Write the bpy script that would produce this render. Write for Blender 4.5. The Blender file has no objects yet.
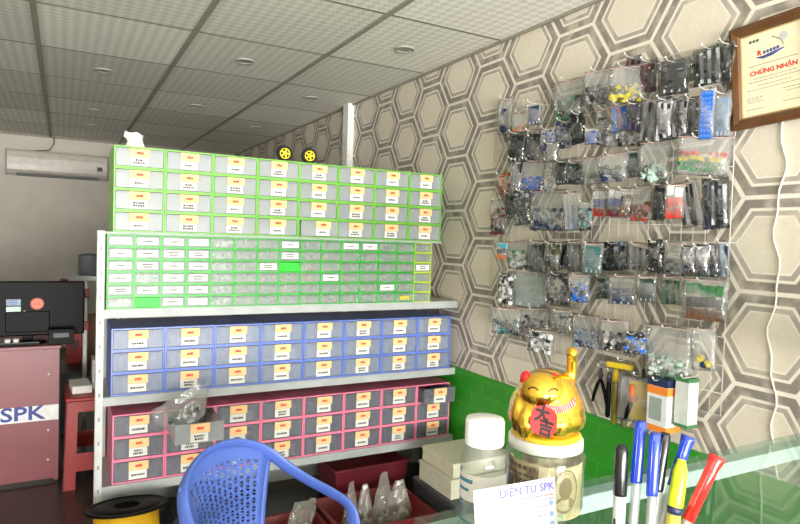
import bpy, bmesh, math, random
LIGHT_E, SKY_E, EXPO, BOUNCE = 600, 1.0, -0.82, 20
CHX, CHY, CHR = .585, 1.78, -55
from math import sin, cos, pi, radians
from mathutils import Matrix, Vector, Euler
random.seed(11)
SC = bpy.context.scene
COL = SC.collection

# ------------------------------------------------------------------ materials
MATS = {}
def new_mat(name):
    m = bpy.data.materials.new(name); m.use_nodes = True
    nt = m.node_tree; nt.nodes.clear()
    out = nt.nodes.new('ShaderNodeOutputMaterial')
    MATS[name] = m
    return m, nt, out
def lin(c):
    return tuple((x/255/12.92 if x/255 <= .04045 else ((x/255+.055)/1.055)**2.4) for x in c) + (1,)
def noise_color(nt, c1, c2, scale, detail=3, coord='Object', lo=.35, hi=.65):
    tc = nt.nodes.new('ShaderNodeTexCoord'); nz = nt.nodes.new('ShaderNodeTexNoise')
    nz.inputs['Scale'].default_value = scale; nz.inputs['Detail'].default_value = detail
    nt.links.new(tc.outputs[coord], nz.inputs['Vector'])
    rp = nt.nodes.new('ShaderNodeValToRGB')
    rp.color_ramp.elements[0].position = lo; rp.color_ramp.elements[1].position = hi
    rp.color_ramp.elements[0].color = c1; rp.color_ramp.elements[1].color = c2
    nt.links.new(nz.outputs['Fac'], rp.inputs['Fac'])
    return rp.outputs['Color'], nz
def M(name, rgb, rough=.5, metal=0, var=.12, scale=30, bump=0, bscale=60, coat=0, spec=.5):
    m, nt, out = new_mat(name)
    b = nt.nodes.new('ShaderNodeBsdfPrincipled')
    c = lin(rgb); d = tuple(x*(1-var) for x in c[:3]) + (1,)
    col, nz = noise_color(nt, d, c, scale)
    nt.links.new(col, b.inputs['Base Color'])
    b.inputs['Roughness'].default_value = rough; b.inputs['Metallic'].default_value = metal
    b.inputs['Coat Weight'].default_value = coat
    b.inputs['Specular IOR Level'].default_value = spec
    if bump:
        n2 = nt.nodes.new('ShaderNodeTexNoise'); n2.inputs['Scale'].default_value = bscale
        tc = nt.nodes.new('ShaderNodeTexCoord'); nt.links.new(tc.outputs['Object'], n2.inputs['Vector'])
        bp = nt.nodes.new('ShaderNodeBump'); bp.inputs['Strength'].default_value = bump; bp.inputs['Distance'].default_value = .01
        nt.links.new(n2.outputs['Fac'], bp.inputs['Height']); nt.links.new(bp.outputs['Normal'], b.inputs['Normal'])
    nt.links.new(b.outputs['BSDF'], out.inputs['Surface'])
    return m
def CLEAR(name, rgb, body, rough=.15, tint=(255,255,255), bump=0, bscale=40, gloss=.06):
    """thin clear plastic / glass: part see-through, part milky body, fresnel gloss"""
    m, nt, out = new_mat(name)
    tr = nt.nodes.new('ShaderNodeBsdfTransparent'); tr.inputs['Color'].default_value = lin(tint)
    df = nt.nodes.new('ShaderNodeBsdfDiffuse'); df.inputs['Color'].default_value = lin(rgb)
    tl = nt.nodes.new('ShaderNodeBsdfTranslucent'); tl.inputs['Color'].default_value = lin(rgb)
    m0 = nt.nodes.new('ShaderNodeMixShader'); m0.inputs['Fac'].default_value = .35
    nt.links.new(df.outputs[0], m0.inputs[1]); nt.links.new(tl.outputs[0], m0.inputs[2])
    m1 = nt.nodes.new('ShaderNodeMixShader'); m1.inputs['Fac'].default_value = body
    nt.links.new(tr.outputs[0], m1.inputs[1]); nt.links.new(m0.outputs[0], m1.inputs[2])
    gl = nt.nodes.new('ShaderNodeBsdfGlossy'); gl.inputs['Roughness'].default_value = rough
    fr = nt.nodes.new('ShaderNodeLayerWeight'); fr.inputs['Blend'].default_value = .5      # Schlick falloff, alike from both sides
    pw = nt.nodes.new('ShaderNodeMath'); pw.operation = 'POWER'; pw.inputs[1].default_value = 5; nt.links.new(fr.outputs['Facing'], pw.inputs[0])
    ad = nt.nodes.new('ShaderNodeMath'); ad.operation = 'MULTIPLY_ADD'; ad.inputs[1].default_value = .9; ad.inputs[2].default_value = gloss; ad.use_clamp = True
    nt.links.new(pw.outputs[0], ad.inputs[0])
    m2 = nt.nodes.new('ShaderNodeMixShader')
    nt.links.new(ad.outputs[0], m2.inputs['Fac']); nt.links.new(m1.outputs[0], m2.inputs[1]); nt.links.new(gl.outputs[0], m2.inputs[2])
    if bump:
        n2 = nt.nodes.new('ShaderNodeTexNoise'); n2.inputs['Scale'].default_value = bscale; n2.inputs['Detail'].default_value = 1
        tc = nt.nodes.new('ShaderNodeTexCoord'); nt.links.new(tc.outputs['Object'], n2.inputs['Vector'])
        bp = nt.nodes.new('ShaderNodeBump'); bp.inputs['Strength'].default_value = bump; bp.inputs['Distance'].default_value = .02
        nt.links.new(n2.outputs['Fac'], bp.inputs['Height'])
        for n in (gl, fr): nt.links.new(bp.outputs['Normal'], n.inputs['Normal'])
    nt.links.new(m2.outputs[0], out.inputs['Surface'])
    return m

# ------------------------------------------------------------------ mesh builder
class MB:
    def __init__(s): s.bm = bmesh.new(); s.mi = 0
    def face(s, vs, mi=None, smooth=False):
        try: f = s.bm.faces.new(vs)
        except ValueError: return None
        f.material_index = s.mi if mi is None else mi; f.smooth = smooth
        return f
    def box(s, c, d, rot=None, mi=None, bev=0):
        hx, hy, hz = (q/2 for q in d)
        pts = [Vector((x, y, z)) for z in (-hz, hz) for x, y in ((-hx,-hy),(hx,-hy),(hx,hy),(-hx,hy))]
        if rot is not None: pts = [rot @ p for p in pts]
        v = [s.bm.verts.new(p + Vector(c)) for p in pts]
        fs = [s.face([v[i] for i in q], mi) for q in ((3,2,1,0),(4,5,6,7),(0,1,5,4),(1,2,6,5),(2,3,7,6),(3,0,4,7))]
        if bev:
            es = list({e for f in fs for e in f.edges})
            r = bmesh.ops.bevel(s.bm, geom=es, offset=bev, segments=2, profile=.5, affect='EDGES')
            for f in r['faces']:
                f.smooth = True
                if mi is not None: f.material_index = mi
                else: f.material_index = s.mi
        return s
    def span(s, a, b, mi=None, bev=0):
        return s.box([(p+q)/2 for p, q in zip(a, b)], [abs(q-p) for p, q in zip(a, b)], None, mi, bev)
    def rings(s, rings, mi=None, smooth=True, caps=(True, True), closed=False):
        R = [[s.bm.verts.new(p) for p in r] for r in rings]
        n = len(R[0])
        pairs = list(zip(R, R[1:])) + ([(R[-1], R[0])] if closed else [])
        for a, b in pairs:
            for i in range(n): s.face([a[i], a[(i+1) % n], b[(i+1) % n], b[i]], mi, smooth)
        if not closed:
            if caps[0]: s.face(list(reversed(R[0])), mi)
            if caps[1]: s.face(R[-1], mi)
        return R
    def lathe(s, prof, c=(0,0,0), n=24, mi=None, axis='z', caps=(True, True), smooth=True):
        def pt(r, h, a):
            x, y = r*cos(a), r*sin(a)
            p = {'z': (x, y, h), 'y': (x, -h, y), 'x': (h, x, y)}[axis]
            return Vector(p) + Vector(c)
        s.rings([[pt(r, h, 2*pi*i/n) for i in range(n)] for r, h in prof], mi, smooth, caps)
        return s
    def tube(s, path, r, n=8, mi=None, closed=False, flat=1.0, up=Vector((0,0,1))):
        P = [Vector(p) for p in path]; k = len(P); rings = []
        rr = r if isinstance(r, (list, tuple)) else [r]*k
        prev = None
        for i in range(k):
            if closed: t = P[(i+1) % k] - P[i-1]
            else: t = P[min(i+1, k-1)] - P[max(i-1, 0)]
            t.normalize()
            if prev is None:
                a = up if abs(t.dot(up)) < .95 else Vector((1,0,0))
                sd = t.cross(a).normalized()
            else:
                sd = (prev - t*prev.dot(t)).normalized()
            prev = sd
            u = sd.cross(t).normalized()
            rings.append([P[i] + sd*cos(2*pi*j/n)*rr[i] + u*sin(2*pi*j/n)*rr[i]*flat for j in range(n)])
        s.rings(rings, mi, True, (True, True), closed)
        return s
    def frame(s, x0, x1, z0, z1, y0, y1, t, mi=None):
        """box shell open towards -y: outer x0..x1, z0..z1, front y0, back y1, wall t"""
        def rect(a, b, c, d, y): return [Vector((a, y, c)), Vector((b, y, c)), Vector((b, y, d)), Vector((a, y, d))]
        R = [rect(x0, x1, z0, z1, y1), rect(x0, x1, z0, z1, y0), rect(x0+t, x1-t, z0+t, z1-t, y0), rect(x0+t, x1-t, z0+t, z1-t, y1-t)]
        s.rings(R, mi, False, (True, True))
        return s
    def tray(s, x0, x1, y0, y1, z0, z1, t, mi=None):
        """box open upwards"""
        def rect(g, z): return [Vector((x0+g, y0+g, z)), Vector((x1-g, y0+g, z)), Vector((x1-g, y1-g, z)), Vector((x0+g, y1-g, z))]
        s.rings([rect(0, z0), rect(0, z1), rect(t, z1), rect(t, z0+t)], mi, False, (True, True))
        return s
    def mesh(s, name, mats):
        bmesh.ops.recalc_face_normals(s.bm, faces=s.bm.faces[:])
        me = bpy.data.meshes.new(name); s.bm.to_mesh(me); s.bm.free()
        for m in (mats if isinstance(mats, (list, tuple)) else [mats]): me.materials.append(m)
        return me
    def build(s, name, mats, parent=None, loc=None, rot=None):
        return obj(name, s.mesh(name, mats), parent, loc, rot)
def obj(name, me, parent=None, loc=None, rot=None):
    o = bpy.data.objects.new(name, me); COL.objects.link(o)
    if parent: o.parent = parent
    if loc is not None: o.location = loc
    if rot is not None: o.rotation_euler = rot
    return o
LABELS = {}
def tag(o, label, cat, group=None, kind=None):
    n = len(label.split())
    if not 4 <= n <= 16: print('LABEL LENGTH', n, label)
    if label in LABELS and not group: print('LABEL TWICE', label)
    LABELS[label] = 1
    o['label'] = label; o['category'] = cat
    if group: o['group'] = group
    if kind: o['kind'] = kind
    return o
def thing(name, label, cat, loc=(0,0,0), rotz=0, group=None, rot=None):
    o = bpy.data.objects.new(name, None); COL.objects.link(o); o.empty_display_size = .05
    o.location = loc; o.rotation_euler = rot if rot else (0,0,rotz)
    return tag(o, label, cat, group)
def struct(o): o['kind'] = 'structure'; return o
def bake(o):
    """replace a mesh by its modified result"""
    dg = bpy.context.evaluated_depsgraph_get(); dg.update()
    me = bpy.data.meshes.new_from_object(o.evaluated_get(dg))
    o.modifiers.clear(); o.data = me
    return o
def text(name, body, size, mat, parent=None, mtx=None, bold=0, extrude=.0004, align='CENTER', sx=1):
    cu = bpy.data.curves.new(name, 'FONT'); cu.body = body; cu.size = size; cu.offset = bold; cu.extrude = extrude
    cu.align_x = align; cu.align_y = 'CENTER'; cu.resolution_u = 3
    t = bpy.data.objects.new(name, cu); COL.objects.link(t)
    dg = bpy.context.evaluated_depsgraph_get(); dg.update()
    me = bpy.data.meshes.new_from_object(t.evaluated_get(dg))
    bpy.data.objects.remove(t)
    me.transform(Matrix.Diagonal((sx, 1, 1, 1)))
    me.materials.clear(); me.materials.append(mat)
    o = obj(name, me, parent)
    if mtx is not None: o.matrix_local = mtx
    return o
ORD = ['first','second','third','fourth','fifth','sixth','seventh','eighth','ninth','tenth','eleventh','twelfth','thirteenth','fourteenth','fifteenth','sixteenth','seventeenth','eighteenth']

XW = 2.06      # right wall
YB = 8.5       # back wall
ZC = 2.53      # ceiling
YF = -4.0      # shop front
XL = -2.4      # left wall

# ------------------------------------------------------------------ surface materials
def wallpaper():
    m, nt, out = new_mat('hexagon_wallpaper')
    N = lambda t: nt.nodes.new('ShaderNode'+t)
    L = nt.links.new
    def math_(op, a, b=None, c=None):
        n = N('Math'); n.operation = op
        for i, v in enumerate((a, b, c)):
            if v is None: continue
            if isinstance(v, (int, float)): n.inputs[i].default_value = v
            else: L(v, n.inputs[i])
        return n.outputs[0]
    tc = N('TexCoord'); sp = N('SeparateXYZ'); L(tc.outputs['Object'], sp.inputs[0])
    S = .322; PX = .632
    # scaled so the cell is 1 high and sqrt3 apart sideways
    y = math_('MULTIPLY', math_('SUBTRACT', sp.outputs['Y'], 1.193), math.sqrt(3)/PX)
    z = math_('MULTIPLY', math_('SUBTRACT', sp.outputs['Z'], 1.469), 1/S)
    def cell(oy, oz):
        a = math_('SUBTRACT', math_('FLOORED_MODULO', math_('ADD', y, oy + math.sqrt(3)/2), math.sqrt(3)), math.sqrt(3)/2)
        b = math_('SUBTRACT', math_('FLOORED_MODULO', math_('ADD', z, oz + .5), 1.0), .5)
        a = math_('ABSOLUTE', a); b = math_('ABSOLUTE', b)
        return math_('MAXIMUM', b, math_('ADD', math_('MULTIPLY', b, .5), math_('MULTIPLY', a, math.sqrt(3)/2)))
    d = math_('MINIMUM', cell(0, 0), cell(math.sqrt(3)/2, .5))   # .5 at the border
    nz = N('TexNoise'); nz.inputs['Scale'].default_value = 14; nz.inputs['Detail'].default_value = 5; L(tc.outputs['Object'], nz.inputs['Vector'])
    nz2 = N('TexNoise'); nz2.inputs['Scale'].default_value = 60; nz2.inputs['Detail'].default_value = 2; L(tc.outputs['Object'], nz2.inputs['Vector'])
    rp = N('ValToRGB'); rp.color_ramp.interpolation = 'LINEAR'
    base = lin((224,215,198)); light = lin((238,231,217)); dark = lin((138,131,122)); mid = lin((170,163,151)); 
    stops = [(0, base), (.286, base), (.292, light), (.302, light), (.308, mid), (.352, mid), (.358, light), (.382, light), (.390, dark), (.474, dark), (.480, light), (.5, light)]
    els = rp.color_ramp.elements
    els[0].position, els[0].color = stops[0]; els[1].position, els[1].color = stops[-1]
    for p, c in stops[1:-1]:
        e = els.new(p); e.color = c
    L(d, rp.inputs['Fac'])
    # worn patches: the grey bands fade towards the pale ground here and there
    mp = N('MapRange'); mp.inputs['From Min'].default_value = .46; mp.inputs['From Max'].default_value = .7
    mp.inputs['To Min'].default_value = 0; mp.inputs['To Max'].default_value = .55
    L(nz.outputs['Fac'], mp.inputs['Value'])
    mx = N('Mix'); mx.data_type = 'RGBA'; L(mp.outputs[0], mx.inputs['Factor']); L(rp.outputs['Color'], mx.inputs[6]); mx.inputs[7].default_value = base
    mx2 = N('Mix'); mx2.data_type = 'RGBA'; mx2.blend_type = 'MULTIPLY'; mx2.inputs['Factor'].default_value = .14
    L(mx.outputs[2], mx2.inputs[6]); L(nz2.outputs['Fac'], mx2.inputs[7])
    b = N('BsdfPrincipled'); L(mx2.outputs[2], b.inputs['Base Color']); b.inputs['Roughness'].default_value = .45
    L(b.outputs[0], out.inputs['Surface'])
    return m
def ceiling_tiles():
    m, nt, out = new_mat('perforated_ceiling_tiles')
    N = lambda t: nt.nodes.new('ShaderNode'+t); L = nt.links.new
    tc = N('TexCoord')
    mp = N('Mapping'); mp.inputs['Rotation'].default_value = (0, 0, radians(45)); L(tc.outputs['Object'], mp.inputs['Vector'])
    ck = N('TexChecker'); ck.inputs['Scale'].default_value = 26; ck.inputs['Color1'].default_value = lin((240,238,228)); ck.inputs['Color2'].default_value = lin((220,218,208))
    L(mp.outputs[0], ck.inputs['Vector'])
    # tint per tile
    m2 = N('Mapping'); m2.inputs['Location'].default_value = (.187, -.35, 0); m2.inputs['Scale'].default_value = (1/.75, 1/.8, 1); 
    L(tc.outputs['Object'], m2.inputs['Vector'])
    fl = N('VectorMath'); fl.operation = 'FLOOR'; L(m2.outputs[0], fl.inputs[0])
    wn = N('TexWhiteNoise'); wn.noise_dimensions = '2D'; L(fl.outputs[0], wn.inputs['Vector'])
    mr = N('MapRange'); mr.inputs['To Min'].default_value = .78; mr.inputs['To Max'].default_value = 1.0; L(wn.outputs['Value'], mr.inputs['Value'])
    mx = N('Mix'); mx.data_type = 'RGBA'; mx.blend_type = 'MULTIPLY'; mx.inputs['Factor'].default_value = 1
    L(ck.outputs['Color'], mx.inputs[6]); L(mr.outputs[0], mx.inputs[7])
    b = N('BsdfPrincipled'); L(mx.outputs[2], b.inputs['Base Color']); b.inputs['Roughness'].default_value = .7
    L(b.outputs[0], out.inputs['Surface'])
    return m
def brick_paint():
    m, nt, out = new_mat('green_painted_brick')
    N = lambda t: nt.nodes.new('ShaderNode'+t); L = nt.links.new
    tc = N('TexCoord'); sp = N('SeparateXYZ'); L(tc.outputs['Object'], sp.inputs[0])
    cb = N('CombineXYZ'); L(sp.outputs['Y'], cb.inputs[0]); L(sp.outputs['Z'], cb.inputs[1])
    bt = N('TexBrick'); L(cb.outputs[0], bt.inputs['Vector']); bt.inputs['Scale'].default_value = 1
    bt.inputs['Brick Width'].default_value = .21; bt.inputs['Row Height'].default_value = .085; bt.inputs['Mortar Size'].default_value = .006
    bt.inputs['Color1'].default_value = lin((40,140,30)); bt.inputs['Color2'].default_value = lin((45,148,35)); bt.inputs['Mortar'].default_value = lin((52,152,42))
    b = N('BsdfPrincipled'); L(bt.outputs['Color'], b.inputs['Base Color']); b.inputs['Roughness'].default_value = .45
    bp = N('Bump'); bp.inputs['Strength'].default_value = .5; bp.inputs['Distance'].default_value = .004; bp.invert = True
    L(bt.outputs['Fac'], bp.inputs['Height']); L(bp.outputs[0], b.inputs['Normal'])
    L(b.outputs[0], out.inputs['Surface'])
    return m
def floor_tiles():
    m, nt, out = new_mat('dark_polished_floor')
    N = lambda t: nt.nodes.new('ShaderNode'+t); L = nt.links.new
    tc = N('TexCoord'); bt = N('TexBrick'); L(tc.outputs['Object'], bt.inputs['Vector']); bt.offset = 0
    bt.inputs['Scale'].default_value = 1; bt.inputs['Brick Width'].default_value = .6; bt.inputs['Row Height'].default_value = .6; bt.inputs['Mortar Size'].default_value = .003
    bt.inputs['Color1'].default_value = lin((52,47,43)); bt.inputs['Color2'].default_value = lin((47,43,39)); bt.inputs['Mortar'].default_value = lin((30,28,26))
    b = N('BsdfPrincipled'); L(bt.outputs['Color'], b.inputs['Base Color']); b.inputs['Roughness'].default_value = .22
    L(b.outputs[0], out.inputs['Surface'])
    return m
WP = wallpaper(); CT = ceiling_tiles(); GB = brick_paint(); FT = floor_tiles()
plaster = M('grey_plaster', (214,208,199), .8, scale=4, var=.08)
white_metal = M('white_painted_steel', (192,195,194), .45, var=.1, scale=12)
grey_metal = M('grey_painted_shelf', (172,177,177), .5, var=.15, scale=9)
tbar = M('ceiling_bar_paint', (150,148,134), .6)
black_pl = M('black_plastic', (7,7,8), .5, spec=.12)
black_matte = M('black_matte', (18,18,18), .8)
steel = M('bright_steel', (200,200,200), .25, 1)
white_pl = M('white_plastic', (240,240,236), .4)
paper = M('white_paper', (222,221,216), .7, var=.04)
ink = M('black_ink', (40,40,44), .7)
red_ink = M('red_ink', (214,40,34), .6)
tag_orange = M('orange_tag_paper', (242,198,142), .7, var=.05)
lime = M('lime_green_plastic', (114,190,66), .35, var=.08)
green_pl = M('bright_green_plastic', (50,192,56), .35, var=.08)
yellow_gr = M('yellow_green_plastic', (200,226,60), .35, var=.08)
blue_pl = M('blue_box_plastic', (104,130,216), .35, var=.08)
pink_pl = M('pink_box_plastic', (242,134,166), .35, var=.08)
solid_green = M('flat_green_plastic', (20,206,40), .45, var=.05)
clear_box = CLEAR('clear_drawer_plastic', (205,212,214), .34, .4, gloss=.035)
clear_shaded = CLEAR('shaded_bluish_clear_drawer_plastic', (178,190,214), .32, .45, gloss=.03)  # bluish clear plastic, darkened: shade on the blue tier is put into the colour
clear_deep_shade = CLEAR('deep_shade_clear_drawer_plastic', (150,152,168), .24, .45, gloss=.03)  # same clear plastic, darker still: the pink tier's shade painted into it
clear_small = CLEAR('clear_small_drawer_plastic', (208,224,214), .20, .42, gloss=.03)
film = CLEAR('clear_bag_film', (216,217,215), .27, .16, bump=.5, bscale=30, gloss=.10)
film_dark = CLEAR('smoky_bag_film', (52,56,60), .5, .14, bump=.7, bscale=35, gloss=.14)
film_silver = M('silver_foil_film', (190,190,196), .22, .9, bump=1, bscale=45)
glass = CLEAR('green_tinted_glass', (190,220,205), .05, .02, tint=(230,243,238), gloss=.05)
bottle_pl = CLEAR('clear_bottle_plastic', (215,218,214), .07, .08, gloss=.07)
jar_pl = CLEAR('clear_jar_plastic', (225,222,205), .05, .08, gloss=.045)
PAL = {k: M('part_'+k, v, .45, var=.25, scale=80) for k, v in dict(
    navy=(34,46,84), grey=(138,142,142), orange=(214,110,40), brown=(120,76,44), green=(70,130,84), dark=(44,46,50), yellow=(206,190,60),
    olive=(92,92,60), maroon=(112,30,44), black=(20,21,24), darkgrey=(66,68,70), darkgreen=(42,66,56), silver=(196,198,204), blue=(58,84,160),
    brightblue=(30,110,214), purple=(74,52,100), white=(232,232,232), bluegrey=(134,156,178), beige=(200,188,160), mint=(190,222,208), red=(196,52,42),
    teal=(60,120,124), cyan=(80,180,206), greygreen=(140,158,150)).items()}

# ------------------------------------------------------------------ camera
yaw, pit, rol = radians(28.8), radians(2.14), radians(1.85)
F = Vector((sin(yaw), cos(yaw), 0)); R = Vector((cos(yaw), -sin(yaw), 0)); U = Vector((0, 0, 1))
fw = F*cos(pit) - U*sin(pit); up = U*cos(pit) + F*sin(pit)
cx = R*cos(rol) + up*sin(rol); cy = -R*sin(rol) + up*cos(rol)
cam = bpy.data.cameras.new('camera'); cam.sensor_width = 36; cam.lens = 615/800*36; cam.clip_start = .02
co = bpy.data.objects.new('camera', cam); COL.objects.link(co)
mw = Matrix((( cx.x, cy.x, -fw.x, 0), (cx.y, cy.y, -fw.y, 0), (cx.z, cy.z, -fw.z, 1.45), (0,0,0,1)))
co.matrix_world = mw
SC.camera = co

# ------------------------------------------------------------------ room shell
def slab(name, a, b, m): return struct(MB().span(a, b).build(name, m))
slab('floor', (XL-.1, YF-.1, -.06), (XW+.1, YB+.1, 0), FT)
slab('ceiling', (XL-.1, YF-.1, ZC), (XW+.1, YB+.1, ZC+.06), CT)
slab('wall_right', (XW, YF-.1, 0), (XW+.1, YB+.1, ZC), WP)
slab('wall_back', (XL, YB, 0), (XW, YB+.1, ZC), plaster)
slab('wall_left', (XL-.1, YF-.1, 0), (XL, YB+.1, ZC), plaster)
b = MB(); b.span((XL, YF-.1, 2.42), (XW, YF, ZC)); b.span((XL, YF-.1, 0), (-2.1, YF, 2.42)); b.span((1.9, YF-.1, 0), (XW, YF, 2.42))
struct(b.build('wall_front', plaster))
# ceiling grid
b = MB()
for k in range(-3, 3):
    x = -.137 + .75*k
    if XL < x < XW-.02: b.span((x-.014, YF, ZC-.008), (x+.014, YB, ZC+.002))
for k in range(-9, 7):
    y = 3.48 + .8*k
    b.span((XL, y-.007, ZC-.0015), (XW, y+.007, ZC+.002), 1)
b.span((XW-.02, YF, ZC-.012), (XW, YB, ZC+.002)); b.span((XL, YB-.02, ZC-.012), (XW, YB, ZC+.002))
struct(b.build('trim_1', [tbar, M('ceiling_cross_bar', (112,110,98), .7)]))
# green wainscot
struct(MB().span((XW-.012, YF, 0), (XW+.001, YB, .705)).build('trim_2', GB))
# boxed pipe in the far wall
struct(MB().span((XW-.052, 4.60, 0), (XW+.001, 4.70, ZC)).build('trim_3', white_pl))
# recessed lights (switched off)
ring = M('light_ring', (168,166,158), .4); lens = M('light_lens', (150,148,140), .35)
k = 0
names = {(.235,3.08):'nearest left', (.235,4.68):'middle left', (.235,6.28):'far left', (.235,7.2):'farthest left', (.985,3.88):'near centre', (.985,5.48):'far centre', (1.69,3.1):'nearest by the patterned wall', (1.69,4.6):'middle by the patterned wall', (1.69,6.2):'far by the patterned wall'}
for (x, y), w in names.items():
    t = thing('ceiling_light', f'round recessed ceiling light switched off, {w} column' if 'wall' not in w else f'round recessed ceiling light switched off, {w}', 'ceiling light', (x, y, ZC-.001), 0, 'recessed ceiling lights')
    b = MB(); b.lathe([(.058, 0), (.060, -.005), (.055, -.009), (.046, -.007), (.043, -.002), (.043, 0)], n=28); b.build('ring', ring, t)
    MB().lathe([(.044, -.001), (.044, -.004)], n=24).build('lens', lens, t)

# ------------------------------------------------------------------ daylight from the shop front
def area(name, loc, rot, sx, sy, e, c=(1,1,1)):
    l = bpy.data.lights.new(name, 'AREA'); l.shape = 'RECTANGLE'; l.size = sx; l.size_y = sy; l.energy = e; l.color = c
    o = bpy.data.objects.new(name, l); COL.objects.link(o); o.location = loc; o.rotation_euler = rot
    return o
area('pavement_bounce', (0, YF-3.2, .02), (radians(150), 0, 0), 8, 5.4, LIGHT_E*BOUNCE, (1, .98, .93))
area('daylight_street', (.5, YF-5.5, 2.8), (radians(88), 0, 0), 11, 5.5, LIGHT_E, (1, .99, .97))
w = bpy.data.worlds.new('world'); SC.world = w; w.use_nodes = True
bg = w.node_tree.nodes['Background']
sky = w.node_tree.nodes.new('ShaderNodeTexSky'); sky.sky_type = 'HOSEK_WILKIE'; sky.turbidity = 6; sky.sun_direction = (.2, -.5, .8)
w.node_tree.links.new(sky.outputs[0], bg.inputs['Color']); bg.inputs['Strength'].default_value = SKY_E
SC.view_settings.view_transform = 'Standard'; SC.view_settings.look = 'None'; SC.view_settings.gamma = 1
SC.view_settings.exposure = EXPO
SC.cycles.transparent_max_bounces = 24; SC.cycles.max_bounces = 8; SC.cycles.diffuse_bounces = 5
SC.cycles.caustics_reflective = False; SC.cycles.caustics_refractive = False
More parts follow.
